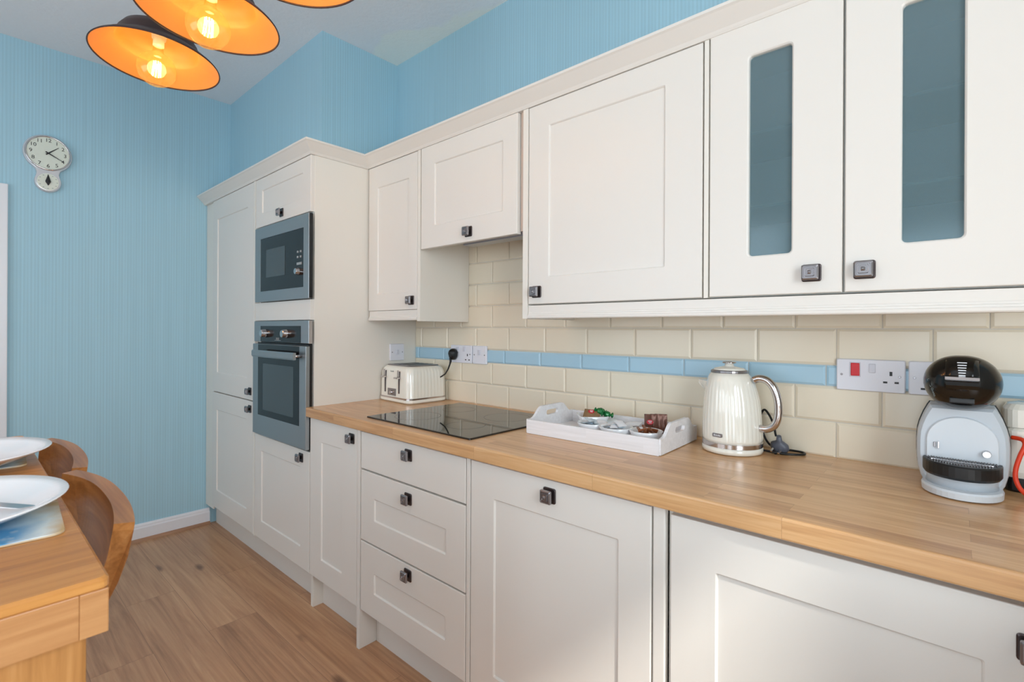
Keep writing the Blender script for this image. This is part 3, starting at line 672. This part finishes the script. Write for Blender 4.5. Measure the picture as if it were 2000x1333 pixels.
packet('biscuit_packet', 2.648, -.158, zf+.050, .058, .040, R_(42, 4, 18), M['tanwrap'], 'tan and green snack packet lying on the square bowl', 'packet', th=.006, badge=M['sachetred'])
for k, (x, y, z, a, lab) in enumerate(((2.672, -.140, .060, 10, 'green foil sweet on top of the square bowl'), (2.692, -.128, .050, 50, 'green foil sweet at the right rim of the square bowl'), (2.662, -.122, .058, 100, 'green foil sweet at the back of the square bowl'))):
    b = MB(); T2 = Matrix.Translation((x, y, zf+z)) @ R_(20, 12, a)
    b.lathe([(.001, -.024), (.010, -.020), (.003, -.013), (.010, -.008), (.012, 0), (.010, .008), (.003, .013), (.010, .020), (.001, .024)], M['greenwrap'], n=14, T=T2 @ Matrix.Rotation(PI/2, 4, 'Y'), smooth=False)
    tag(b.build('wrapped_sweet'), lab, 'sweet', 'green wrapped sweets')
random.seed(9)
for k in range(7):
    x = 2.700+random.uniform(-.022, .022); y = -.235+random.uniform(-.02, .02)
    packet('sugar_stick', x, y, zf+.024+.004*k, .056, .014, R_(random.uniform(-10, 10), random.uniform(-10, 10), random.uniform(-60, 60)), M['paperblue'], 'pale paper sugar stick heaped in the leftmost shallow dish', 'sachet', 'sugar sticks', th=.003)
for k in range(8):
    x = 2.792+random.uniform(-.024, .024); y = -.240+random.uniform(-.02, .022)
    packet('milk_sachet', x, y, zf+.024+.004*k, .05, .026, R_(random.uniform(-14, 14), random.uniform(-14, 14), random.uniform(-80, 80)), M['paper'] if k % 2 else M['paperblue'], 'white paper milk sachet heaped in the middle shallow dish', 'sachet', 'milk sachets', th=.003)
for k in range(16):
    a = random.uniform(0, 2*PI); q = random.uniform(0, .03); x = 2.893+q*math.cos(a); y = -.235+q*math.sin(a)
    b = MB().box(-.014, .014, -.004, .004, 0, .006, M['brownsugar'], .0015, Matrix.Translation((x, y, zf+.022+.0014*k)) @ R_(random.uniform(-25, 25), random.uniform(-25, 25), random.uniform(0, 180)))
    tag(b.build('wrapped_toffee'), 'small brown wrapped toffee heaped in the right-hand shallow dish', 'sweet', 'brown toffees')
for k, (x, y, a) in enumerate(((2.735, -.115, 20), (2.775, -.122, -30), (2.70, -.118, 70), (2.80, -.145, 10))):
    packet('tea_bag', x, y, zf+.012+.007*k, .055, .045, R_(8, -6, a), M['paper'], 'white wrapped tea bag lying behind the shallow dishes', 'tea bag', 'tea bags on the tray', th=.005)

# ------------------------------------------------------------------ kettle
kt = thing('kettle', (3.113, -.125, .91), 'cream ribbed electric kettle with chrome handle beside the tray', 'kettle')
kx, ky, kz0 = 3.113, -.125, .9105
def krings(prof, ribs=True, n=432):
    rings = []
    for r, z, off in prof:
        amp = .0008 if (ribs and .04 < z < .20) else 0
        rings.append([(kx+off*-1+(r+amp*(abs(math.sin(18*a))-.6))*math.cos(a), ky+(r+amp*(abs(math.sin(18*a))-.6))*math.sin(a), kz0+z) for a in [2*PI*k/n for k in range(n)]])
    return rings
MB().loft(krings([(.074, .0, 0), (.082, .003, 0), (.0835, .010, 0), (.082, .019, 0)], False), M['kettle'], smooth=True).build('base', kt)
MB().loft(krings([(.0815, .019, 0), (.0825, .0195, 0), (.0825, .031, 0), (.081, .032, 0)], False), M['chrome'], smooth=False).build('chrome_band', kt)
pf = [(.081, .032, 0), (.082, .040, 0), (.082, .048, 0), (.081, .08, .001), (.079, .12, .002), (.0755, .155, .003), (.070, .185, .005), (.0645, .205, .006), (.058, .220, .008), (.050, .230, .009)]
MB().loft(krings(pf), M['kettle'], smooth=True).build('body', kt)
lidx = kx-.009
b = MB().lathe([(.0505, .229), (.0515, .231), (.0505, .236), (.047, .238)], M['pewter'], n=40, c=(lidx, ky, kz0), smooth=False)
b.build('lid_ring', kt)
b = MB().lathe([(.047, .237), (.040, .243), (.02, .247), (.0125, .249), (.0115, .256), (.001, .2565)], M['kettle'], n=36, c=(lidx, ky, kz0)); ld = b.build('lid', kt)
MB().lathe([(.008, .2555), (.0185, .257), (.0195, .259), (.0185, .261), (.001, .2625)], M['chrome'], n=30, c=(lidx, ky, kz0)).build('lid_knob', ld)
b = MB()  # pointed spout to the left
for_r = []
for t, hw, dx in ((0, .020, 0), (.5, .013, 0), (1, .003, 0)):
    zc = .165+.035*t; x_ = kx-.068-.031*t; for_r.append([(x_, ky-hw, kz0+.202-.0*t), (x_-.002, ky, kz0+.204), (x_, ky+hw, kz0+.202), (x_+.002, ky+hw*.6, kz0+zc), (x_-.002, ky, kz0+zc-.006), (x_+.002, ky-hw*.6, kz0+zc)])
b.loft(for_r, M['kettle'], smooth=False); b.build('spout', kt)
ux, uy = .99, -.12
hp = []
for t, r_, z in ((0, .062, .212), (1, .078, .218), (2, .098, .214), (3, .114, .198), (4, .125, .17), (5, .129, .14), (6, .127, .112), (7, .119, .092), (8, .104, .080), (9, .090, .077), (10, .076, .077)):
    hp.append((kx+ux*r_, ky+uy*r_, kz0+z))
sm = []
for i in range(len(hp)-1):
    for s in range(4):
        p0 = Vector(hp[max(i-1, 0)]); p1 = Vector(hp[i]); p2 = Vector(hp[i+1]); p3 = Vector(hp[min(i+2, len(hp)-1)]); t = s/4
        sm.append(.5*((2*p1)+(p2-p0)*t+(2*p0-5*p1+4*p2-p3)*t*t+(3*p1-p0-3*p2+p3)*t**3))
sm.append(Vector(hp[-1]))
MB().tube(sm, .0105, M['chrome'], 14).build('handle', kt)
ang = math.radians(-100)
Tb = Matrix.Translation((kx+.0822*math.cos(ang), ky+.0822*math.sin(ang), kz0+.055)) @ Matrix.Rotation(ang+PI/2, 4, 'Z')
bd = MB().loft([[tuple(Vector(p)+Vector((0, 0, 0))) for p in rr(-.0145, .0145, -.0055, .0055, yy, .003)] for yy in (.002, -.0016)], M['pewter'], T=Tb)
bd.text('Breville', .0068, M['paper'], Tb @ Matrix.Translation((0, -.0018, 0)) @ Matrix.Rotation(PI/2, 4, 'X'), .0002); bd.build('name_badge', kt)
# kettle cord with loose plug
def smooth_path(P_, k=5):
    P_ = [Vector(p) for p in P_]; o = []
    for i in range(len(P_)-1):
        p0, p1, p2, p3 = P_[max(i-1, 0)], P_[i], P_[i+1], P_[min(i+2, len(P_)-1)]
        for s in range(k):
            t = s/k; o.append(.5*((2*p1)+(p2-p0)*t+(2*p0-5*p1+4*p2-p3)*t*t+(3*p1-p0-3*p2+p3)*t**3))
    o.append(P_[-1]); return o
zz = .9145
cp_ = [(3.19, -.10, zz), (3.235, -.085, zz), (3.27, -.070, zz), (3.286, -.050, zz), (3.278, -.030, zz), (3.25, -.024, zz), (3.222, -.028, zz), (3.20, -.035, .919), (3.178, -.028, .94), (3.160, -.020, .99), (3.172, -.024, 1.025), (3.190, -.034, 1.012), (3.206, -.048, .985), (3.212, -.056, .965), (3.215, -.060, .957)]
cp_[0] = (3.165, -.085, .917)
pc = MB().tube(smooth_path(cp_), .0032, M['black'], 8).build('power_cord', kt)
b = MB(); Tp = Matrix.Translation((3.226, -.066, .930)) @ R_(25, 8, -12)
b.loft([[(w_*math.cos(a), d_*math.sin(a), z) for a in [2*PI*k/20 for k in range(20)]] for w_, d_, z in ((.006, .006, .036), (.008, .008, .020), (.014, .011, .014), (.024, .014, .008), (.026, .016, -.004), (.021, .016, -.014), (.014, .012, -.0165))], M['charcoal'], T=Tp, smooth=True)
for dx, dz in ((-.010, .0), (.010, .0), (0, -.010)): b.box(dx-.003, dx+.003, -.032, -.014, dz-.0025, dz+.0025, M['chrome'], .0005, Tp)
b.build('plug', pc)

# ------------------------------------------------------------------ coffee machine
cf = thing('coffee_machine', (3.62, -.16, .91), 'small grey capsule coffee machine with round black head', 'coffee machine')
cx, yc = 3.6145, -.165; KX = .735
def body_outline(w0, sc=1.0):
    # half outline from neck down: (half width, z)
    pts = [(.074, 1.100), (.080, 1.092), (.090, 1.075), (.099, 1.055), (.104, 1.038), (.106, 1.015), (.106, .985), (.103, .955), (.096, .932), (.086, .918)]
    out = [(cx+a*KX+w0, z) for a, z in pts]; out += [(cx-a*KX-w0, z) for a, z in pts[::-1]]; return out
def ring_y(outline, y, inset=0.0):
    zc = 1.01; return [(cx+(x-cx)*(1-inset), y, zc+(z-zc)*(1-inset)) for x, z in outline]
o1 = body_outline(0)
b = MB(); b.loft([ring_y(o1, -.103, .03), ring_y(o1, -.106), ring_y(o1, -.150), ring_y(o1, -.165, .03), ring_y(o1, -.172, .10)], M['machine'], smooth=False)
b.build('body', cf)
b = MB(); b.loft([ring_y(body_outline(.0025), -.098, .05), ring_y(body_outline(.0025), -.101), ring_y(body_outline(.0025), -.112)], M['black']); b.build('rear_shell', cf)
# arched front panel
ar = [(cx+.060*math.cos(a), 1.020+.056*math.sin(a)) for a in [PI*k/20 for k in range(21)]]+[(cx-.060, .955), (cx+.060, .955)]
b = MB(); b.loft([[(x, -.170, z) for x, z in ar], [(x, -.1755, z) for x, z in ar], [(cx+(x-cx)*.97, -.178, 1.01+(z-1.01)*.97) for x, z in ar]], M['machinelight']); b.build('front_panel', cf)
# lower skirt and foot
def ell(hw, yb, yf, z, n=40): yb = min(yb, -.1); return [(cx+hw*.745*math.cos(a), (yb+yf)/2+(yf-yb)/2*math.sin(a), z) for a in [2*PI*k/n for k in range(n)]]
MB().loft([ell(.083, -.03, -.250, .9105), ell(.0905, -.02, -.259, .913), ell(.0915, -.02, -.260, .925), ell(.089, -.022, -.257, .929)], M['machinelight'], smooth=False).build('foot', cf)
MB().loft([ell(.082, -.03, -.236, .928), ell(.080, -.03, -.230, .940), ell(.085, -.03, -.240, .953)], M['machine'], smooth=True).build('skirt', cf)
dt = MB().loft([ell(.084, -.09, -.246, .950), ell(.0885, -.09, -.252, .956), ell(.0885, -.09, -.252, .978), ell(.0865, -.09, -.249, .981)], M['black'], smooth=False).build('drip_tray', cf)
b = MB()
for k in range(-12, 13):
    x = cx+.0046*k; half = .068*math.sqrt(max(0, 1-((x-cx)/.061)**2)); y0 = -.17-half
    if y0 < -.184: b.box(x-.0011, x+.0011, y0, -.181, .9812, .984, M['pewterdark'], .0006)
b.box(cx-.05, cx+.05, -.212, -.210, .9815, .9845, M['chrome'])
b.build('grille', dt)
# round head
HA, HB = .0655, .0595
hz = 1.153
b = MB(); rings = []
for i in range(1, 24):
    ph = PI*i/24; rings.append([(cx+HA*math.sin(ph)**.9*math.cos(a), yc-.012+.062*math.sin(ph)**.9*math.sin(a), hz+HB*math.cos(ph)) for a in [2*PI*k/48 for k in range(48)]])
b.loft(rings, M['blackgloss'], smooth=True); hd_ = b.build('head', cf)
def on_head(dx, dz, out=0.0):
    q = max(0, 1-(dx/HA)**2-(dz/HB)**2); return (cx+dx, yc-.012-.062*math.sqrt(q)-out, hz+dz)
b = MB()   # raised centre band of the head
cols = []
for j in range(19):
    dz = .052-.052*j/18; cols.append([on_head(dx, dz, .003) for dx in (-.028, -.0265, -.015, 0, .015, .0265, .028)])
for r in cols: r[0] = (r[0][0], r[0][1]+.006, r[0][2]); r[-1] = (r[-1][0], r[-1][1]+.006, r[-1][2])
b.loft(cols, M['blackgloss'], close=False, cap0=False, cap1=False, smooth=True); b.build('lid', hd_)
b = MB()
for k in range(8):
    dz = .046-.0052*k; hw = .0078-.0005*k; p = on_head(0, dz, .0042); q = on_head(0, dz-.002, .0042)
    b.add([(cx-hw, p[1], p[2]), (cx+hw, p[1], p[2]), (cx+hw, q[1], q[2]), (cx-hw, q[1], q[2])], [[0, 1, 2, 3]], M['paper'])
b.build('strength_bars', hd_)
p = on_head(0, .010)
MB().loft([[(cx+sx*.027, p[1]+yy, hz+zz_) for yy, zz_ in ((.0, .018), (-.012, .016), (-.014, .010), (-.010, .008), (.0, .009))] for sx in (-1, 1)], M['chrome']).build('lever', hd_)
MB().loft([[(cx+sx*.0255, p[1]+yy, hz+zz_) for yy, zz_ in ((.01, .008), (-.006, .007), (-.009, -.002), (-.004, -.010), (.01, -.010))] for sx in (-1, 1)], M['blackgloss']).build('capsule_holder', hd_)
p = on_head(0, -.035); MB().box(cx-.020, cx+.020, p[1]-.004, p[1]+.02, hz-.041, hz-.030, M['black'], .002).build('nozzle_cover', hd_)
b = MB()
pp = on_head(-.050, -.012, .0005); b.text('Dolce Gusto', .008, M['inkgrey'], Matrix.Translation(pp) @ Matrix.Rotation(math.radians(-50), 4, 'Z') @ Matrix.Rotation(PI/2, 4, 'X') @ Matrix.Rotation(math.radians(-62), 4, 'Z'), .0003); b.build('name_script', hd_)
disc_y(MB(), cx+.040, -.178, 1.002, .008, .007, .012, M['chrome'], 20).build('water_dial', cf)
MB().box(cx-.047, cx-.043, -.181, -.176, 1.004, 1.016, M['pewter'], .001).box(cx-.040, cx-.037, -.184, -.176, 1.002, 1.018, M['chrome'], .001).build('side_switch', cf)

# white appliance at the right edge and red cable
ap = thing('bread_maker', (3.80, -.115, .91), 'white rounded appliance with black base cut off by the right edge', 'appliance')
ap.name = 'white_appliance'
b = MB(); b.loft([rrxy(3.688, 3.93, -.092, -.014, .942, .02), rrxy(3.684, 3.935, -.095, -.012, .955, .022), rrxy(3.684, 3.935, -.095, -.012, 1.045, .022), rrxy(3.690, 3.927, -.090, -.016, 1.052, .02)], M['kettle'], smooth=False); b.build('body', ap)
b = MB(); b.loft([rrxy(3.685, 3.933, -.094, -.013, 1.053, .022), rrxy(3.685, 3.933, -.094, -.013, 1.092, .022), rrxy(3.692, 3.923, -.086, -.018, 1.104, .02), rrxy(3.71, 3.90, -.07, -.03, 1.108, .01)], M['kettle'], smooth=False); b.build('lid', ap)
b = MB(); b.loft([rrxy(3.690, 3.93, -.092, -.014, .9105, .02), rrxy(3.686, 3.932, -.094, -.012, .915, .02), rrxy(3.686, 3.932, -.094, -.012, .942, .02)], M['black']); b.build('base', ap)
ap.location = (3.81, -.054, .91)
for ch in ap.children: ch.location = ch.location+Vector((-.01, -.061, 0))
rc = smooth_path([(3.6975, -.101, 1.032), (3.712, -.112, 1.031), (3.716, -.125, 1.022), (3.708, -.132, .998), (3.701, -.138, .968), (3.702, -.142, .945), (3.712, -.150, .926), (3.735, -.17, .9155), (3.80, -.20, .9155), (3.90, -.19, .9155)], 6)
tag(MB().tube(rc, .0045, M['redcable'], 10).build('red_cable'), 'orange red cable looping down beside the coffee machine', 'cable')

# ------------------------------------------------------------------ wall clock
ck = thing('wall_clock', (0, -1.336, 1.975), 'oval grey wall clock with a small timer dial below', 'clock')
TC = Matrix(((0, 0, 1, 0), (1, 0, 0, -1.334), (0, 1, 0, 2.183), (0, 0, 0, 1)))   # local x -> world y, local y -> z, out -> +x
def oval(a, b_, cy=0, n=56): return [(a*math.cos(2*PI*k/n), cy+b_*math.sin(2*PI*k/n)) for k in range(n)]
# keyhole-shaped case outline
out = []; Rb, Rs, zs_ = .097, .053, -.150
for k in range(61):
    a = math.radians(-52)+(math.radians(284))*k/60; out.append((Rb*math.cos(a), Rb*math.sin(a)))
for k in range(7):
    t = k/7; 
neckL = [(-.050, -.086), (-.046, -.098), (-.045, -.110), (-.047, -.122)]
out += neckL
for k in range(31):
    a = math.radians(150)+math.radians(240)*k/30; out.append((Rs*math.cos(a), zs_+Rs*math.sin(a)))
out += [(-x, y) for x, y in neckL[::-1]]
def lay(pts, z, k=1.0, c=(0, -.03)): return [(c[0]+(x-c[0])*k, c[1]+(y-c[1])*k, z) for x, y in pts]
MB().loft([lay(out, .0005), lay(out, .016), lay(out, .022, .965), lay(out, .023, .90)], M['clockrim'], T=TC).build('case', ck)
fc = MB().loft([[(x, y, z) for x, y in oval(.086, .086)] for z in (.022, .025)], M['clockface'], T=TC).build('face', ck)
rg = MB(); rg.loft([[(x, y, z) for x, y in oval(r, r)] for r, z in ((.091, .022), (.090, .028), (.086, .030), (.083, .0275), (.083, .024))], M['chrome'], T=TC, cap0=False, cap1=False, smooth=True); rg.build('bezel', ck)
nb_ = MB()
for h in range(1, 13):
    a = PI/2-2*PI*h/12; nb_.text(str(h), .026, M['ink'], TC @ Matrix.Translation((.067*math.cos(a), .067*math.sin(a), .0255)), .0003)
nb_.build('numerals', fc)
def hand(b, ang, ln, wd, z, m, back=.012):
    T2 = TC @ Matrix.Rotation(PI/2-ang, 4, 'Z'); b.add([(-back, -wd, z), (-back, wd, z), (ln, wd*.25, z), (ln, -wd*.25, z), (-back, -wd, z+.001), (-back, wd, z+.001), (ln, wd*.25, z+.001), (ln, -wd*.25, z+.001)], [[0, 1, 2, 3], [4, 5, 6, 7], [0, 1, 5, 4], [2, 3, 7, 6], [1, 2, 6, 5], [0, 3, 7, 4]], m, T=T2)
b = MB(); hand(b, math.radians(47), .056, .0036, .027, M['ink']); b.build('hour_hand', ck)
b = MB(); hand(b, math.radians(119), .070, .0032, .029, M['ink']); b.build('minute_hand', ck)
b = MB(); b.loft([[(x, y, z) for x, y in oval(.043, .043, zs_)] for z in (.021, .0245)], M['clockface'], T=TC); td_ = b.build('timer_dial', ck)
b = MB()
for h in range(12):
    a = 2*PI*h/12; T2 = TC @ Matrix.Translation((.036*math.cos(a), zs_+.036*math.sin(a), .025)); b.box(-.003, .003, -.0012, .0012, 0, .0004, M['inkgrey'], T=T2)
b.build('timer_marks', td_)
b = MB(); b.add([(-.0115, zs_, .030), (0, zs_+.040, .027), (.0115, zs_, .030), (0, zs_-.022, .027), (0, zs_, .034)], [[0, 1, 4], [1, 2, 4], [2, 3, 4], [3, 0, 4], [0, 3, 2, 1]], M['ink'], T=TC)
b.loft([[(x, y, z) for x, y in oval(.0105, .0105, zs_)] for z in (.0245, .031)], M['ink'], T=TC); b.build('timer_knob', ck)

# ------------------------------------------------------------------ pendants
def pendant(x, y, z, label, tx=0.0, ty=0.0):
    p = thing('pendant_lamp', (x, y, z), label, 'pendant lamp', 'bronze pendants with gold lining')
    T = Matrix.Translation((x, y, z)) @ Vector((tx, ty, 1)).to_track_quat('Z', 'Y').to_matrix().to_4x4()
    po = [(.181, 0), (.178, .006), (.150, .028), (.122, .046), (.116, .052), (.112, .072), (.098, .094), (.070, .108), (.034, .114), (.028, .116)]
    pi = [(.181, 0), (.1765, .004), (.149, .0265), (.121, .0445), (.1145, .051), (.1105, .071), (.097, .0925), (.069, .1065), (.034, .1125), (.028, .1135)]
    MB().lathe(po, M['shadeout'], n=72, T=T, cap=False).build('shade', p)
    MB().lathe(pi, M['shadein'], n=72, T=T, cap=False).build('shade_lining', p)
    MB().lathe([(.179, .0035), (.1815, .002), (.1825, 0), (.1815, -.002), (.1795, -.0015), (.178, .001), (.179, .0035)], M['shadeout'], n=72, T=T, cap=False).build('rim', p)
    MB().lathe([(.028, .112), (.028, .155), (.024, .168), (.008, .172), (.006, .18)], M['shadeout'], n=24, T=T).build('cap', p)
    MB().tube([(x, y, z+.17), (x, y, H-.02)], .0035, M['black'], 8).build('cord', p)
    MB().lathe([(.05, 0), (.05, -.012), (.04, -.022), (.005, -.026)], M['shadeout'], n=32, c=(x, y, H-.001)).build('ceiling_rose', p)
    MB().lathe([(.001, .112), (.030, .112), (.032, .104), (.022, .098), (.020, .078), (.016, .075), (.016, .054), (.001, .054)], M['porcelain'], n=28, T=T).build('lamp_holder', p)
    R0 = .056; cz = -.026; prof = [(.013, .058), (.014, .046)]+[(R0*math.sin(t), cz+R0*math.cos(t)) for t in [math.radians(18+162*k/22) for k in range(23)]]
    prof[-1] = (.0002, cz-R0)
    bl = MB().lathe(prof, M['bulb'], n=40, T=T, cap=False).build('bulb', p)
    f = MB(); pts = []
    for k in range(9):
        a = 2*PI*k/9; r0 = .010
        f.tube([(r0*math.cos(a), r0*math.sin(a), cz+.024), (r0*1.25*math.cos(a+.3), r0*1.25*math.sin(a+.3), cz-.022)], .0011, M['filament'], 6, T=T)
    f.build('filament', bl)
    l = bpy.data.lights.new('lamp_glow', 'POINT'); l.energy = 1.05; l.color = (1, .74, .45); l.shadow_soft_size = .03
    lo = bpy.data.objects.new('lamp_glow', l); COL.objects.link(lo); lo.parent = p; lo.location = T.to_3x3() @ Vector((0, 0, cz))
    return p
pendant(1.604, -1.207, 2.157, 'bronze pendant lamp lowest and leftmost of the three at the ceiling', -.023, .058)
pendant(2.022, -1.178, 2.143, 'bronze pendant lamp in the middle of the three', .04, .06)
pendant(2.385, -1.110, 2.171, 'bronze pendant lamp cut off by the top edge, only its rim in view', 0, .02)

# ------------------------------------------------------------------ high table, plates, mats
tb = thing('dining_table', (2.46, -1.9, 0), 'golden oak table at the lower left laid with plates', 'table')
tx0, tx1, ty0, ty1, tz = 1.97, 2.958, -2.28, -1.546, 1.01
b = MB(); b.loft([rrxy(tx0+.002, tx1-.002, ty0+.002, ty1-.002, tz-.012, .006), rrxy(tx0, tx1, ty0, ty1, tz-.010, .008), rrxy(tx0, tx1, ty0, ty1, tz-.003, .008), rrxy(tx0+.003, tx1-.003, ty0+.003, ty1-.003, tz, .008)], M['table']); b.build('table_top', tb)
b = MB(); 
for x0, x1, y0, y1 in ((tx0+.001, tx1-.001, ty0+.001, ty0+.024), (tx0+.001, tx1-.001, ty1-.024, ty1-.001), (tx0+.001, tx0+.024, ty0+.024, ty1-.024), (tx1-.024, tx1-.001, ty0+.024, ty1-.024)):
    MB().box(x0, x1, y0, y1, tz-.057, tz-.012, M['tableedge'], .0012).build('rail', tb)
for sx in (tx0+.016, tx1-.016-.088):
    for sy in (ty0+.016, ty1-.016-.088):
        MB().box(sx, sx+.088, sy, sy+.088, 0, tz-.058, M['tableleg'], .004).build('leg', tb)

def coast_mat():
    m = bpy.data.materials.new('printed_coast_scene'); m.use_nodes = True; nt = m.node_tree; b = nt.nodes['Principled BSDF']; L = nt.links.new
    tc = N(nt, 'ShaderNodeTexCoord'); sp = N(nt, 'ShaderNodeSeparateXYZ'); L(tc.outputs['Object'], sp.inputs[0])
    nz = N(nt, 'ShaderNodeTexNoise'); nz.inputs['Scale'].default_value = 14; nz.inputs['Detail'].default_value = 5; L(tc.outputs['Object'], nz.inputs['Vector'])
    a = N(nt, 'ShaderNodeMath', operation='MULTIPLY_ADD'); a.inputs[1].default_value = .08; L(nz.outputs['Fac'], a.inputs[0]); L(sp.outputs['Y'], a.inputs[2])
    x2 = N(nt, 'ShaderNodeMath', operation='MULTIPLY_ADD'); x2.inputs[1].default_value = .06; L(sp.outputs['X'], x2.inputs[0]); L(a.outputs[0], x2.inputs[2])
    mr = N(nt, 'ShaderNodeMapRange'); mr.inputs['From Min'].default_value = -.12; mr.inputs['From Max'].default_value = .35; L(x2.outputs[0], mr.inputs['Value'])
    rp = ramp(nt, [(0, (66, 130, 178)), (.30, (110, 172, 208)), (.46, (88, 152, 196)), (.53, (216, 226, 226)), (.58, (196, 168, 124)), (.68, (166, 138, 100)), (.78, (84, 100, 84)), (1, (150, 190, 206))]); L(mr.outputs[0], rp.inputs[0])
    n2 = N(nt, 'ShaderNodeTexNoise'); n2.inputs['Scale'].default_value = 45; n2.inputs['Detail'].default_value = 4; L(tc.outputs['Object'], n2.inputs['Vector'])
    r2 = N(nt, 'ShaderNodeMapRange'); r2.inputs['From Min'].default_value = .56; r2.inputs['From Max'].default_value = .72; r2.inputs['To Max'].default_value = .55; L(n2.outputs['Fac'], r2.inputs['Value'])
    mx = N(nt, 'ShaderNodeMix', data_type='RGBA'); mx.inputs['B'].default_value = lin((226, 222, 210)); L(rp.outputs[0], mx.inputs['A']); L(r2.outputs[0], mx.inputs['Factor'])
    L(mx.outputs['Result'], b.inputs['Base Color']); b.inputs['Roughness'].default_value = .6; b.inputs['Specular IOR Level'].default_value = .2
    return m
M['coast'] = coast_mat(); M['cork'] = mat('mat_edge', (196, 172, 140), .6)
def placemat(x, y, label):
    T = to_T(x, y, tz+.0005, math.radians(-3)); b = MB()
    b.loft([rrxy(-.145, .145, -.110, .110, 0, .015), rrxy(-.145, .145, -.110, .110, .002, .015)], M['cork'], T=T); b.loft([rrxy(-.145, .145, -.110, .110, .002, .015), rrxy(-.1447, .1447, -.1097, .1097, .003, .015)], M['coast'], T=T, cap0=False)
    o = b.build('placemat', origin=(x, y, tz+.0005)); return tag(o, label, 'placemat', 'coast scene placemats')
placemat(2.638, -1.664, 'placemat with blue sea picture under the nearer plate')
placemat(2.19, -1.668, 'placemat with blue sea picture under the farther plate')
def plate_(x, y, label):
    b = MB(); n = 72
    b.lathe([(.001, 0), (.075, 0), (.080, .002), (.10, .006), (.132, .020), (.1435, .0255), (.1445, .0265), (.1435, .0278), (.131, .0225), (.10, .0095), (.085, .0065), (.001, .006)], M['china'], n=n, c=(x, y, tz+.0037))
    return tag(b.build('dinner_plate'), label, 'plate', 'white dinner plates')
plate_(2.655, -1.689, 'white round dinner plate on the nearer placemat')
plate_(2.285, -1.672, 'white round dinner plate on the farther placemat')
kn = thing('table_knife', (2.62, -1.64, tz+.0182), 'steel table knife lying on the nearer plate', 'knife')
Tk = Matrix.Translation((2.706, -1.586, tz+.0182)) @ Matrix.Rotation(math.radians(32.7), 4, 'Z')
b = MB(); b.loft([[(-.1, -.004, 0), (-.1, .004, 0), (-.1, .004, .004), (-.1, -.004, .004)], [(-.02, -.006, 0), (-.02, .006, 0), (-.02, .006, .004), (-.02, -.006, .004)], [(.0, -.004, 0), (.0, .004, 0), (.0, .004, .003), (.0, -.004, .003)]], M['steel'], T=Tk @ Matrix.Translation((-.10, 0, 0)))
b.build('handle', kn)
MB().loft([[(-.1, -.004, .001), (-.1, .004, .001), (-.1, .004, .0025), (-.1, -.004, .0025)], [(-.08, -.009, .001), (-.08, .006, .001), (-.08, .006, .0022), (-.08, -.009, .0022)], [(-.01, -.008, .001), (-.01, .006, .001), (-.01, .006, .002), (-.01, -.008, .002)], [(.0, .003, .001), (.0, .005, .001), (.0, .005, .002), (.0, .003, .002)]], M['chrome'], T=Tk).build('blade', kn)

# ------------------------------------------------------------------ stools with curved backs
def stool(label):
    st = thing('bar_stool', (2.58, -1.66, 0), label, 'stool', 'oak stools round the table')
    b = MB(); rings = []; n = 24
    rows = [(1.0, 1.0, 0.0), (.99, .995, -.001), (.95, .93, -.005), (.91, .82, -.012), (.87, .66, -.020), (.84, .50, -.026)]
    cx_ = 2.580; hw = .192
    loops = []
    for k in range(n+1):
        u_ = -1+2*k/n; col_o = []; col_i = []
        for z, s, dy in rows:
            yo_ = -1.4735-.016*abs(u_)**2.2-(.014 if u_ < 0 else 0)*abs(u_)**3+dy; th = .021
            col_o.append((cx_+u_*hw*s, yo_, z)); col_i.append((cx_+u_*(hw*s-.012), yo_-th, z))
        rings.append(col_o+col_i[::-1])
    b.loft(rings, M['chair'], smooth=False); b.build('backrest', st)
    b = MB(); b.loft([rrxy(2.44, 2.69, -1.86, -1.56, z, r) for z, r in ((.655, .05), (.66, .055), (.685, .055), (.69, .05))], M['chair']); b.build('seat', st)
    for sx, sy in ((-1, 1), (1, 1), (-1, -1), (1, -1)):
        x = 2.565+sx*.10; y = -1.71+sy*.12
        b = MB(); b.loft([rrxy(x-q+sx*o_, x+q+sx*o_, y-q+sy*o_*.3, y+q+sy*o_*.3, z, .004) for q, o_, z in ((.013, .03, 0), (.017, .0, .655))], M['chair']); b.build('leg', st)
    for sx in (-1, 1):
        b = MB().tube([(2.565+sx*.07, -1.585, .68), (2.565+sx*.07, -1.545, .78), (2.57+sx*.07, -1.512, .87)], [.011, .011, .009], M['chair'], 10); b.build('back_post', st)
    b = MB().box(2.46, 2.67, -1.60, -1.58, .24, .262, M['chair'], .003).box(2.46, 2.67, -1.84, -1.82, .24, .262, M['chair'], .003); b.build('stretcher', st)
    return st
s1 = stool('brown oak stool with curved back nearest the camera at the table')
s2 = dup(s1, (-.392, .003, 0)); s2['label'] = 'brown oak stool with curved back second along the table, beside the farther plate'
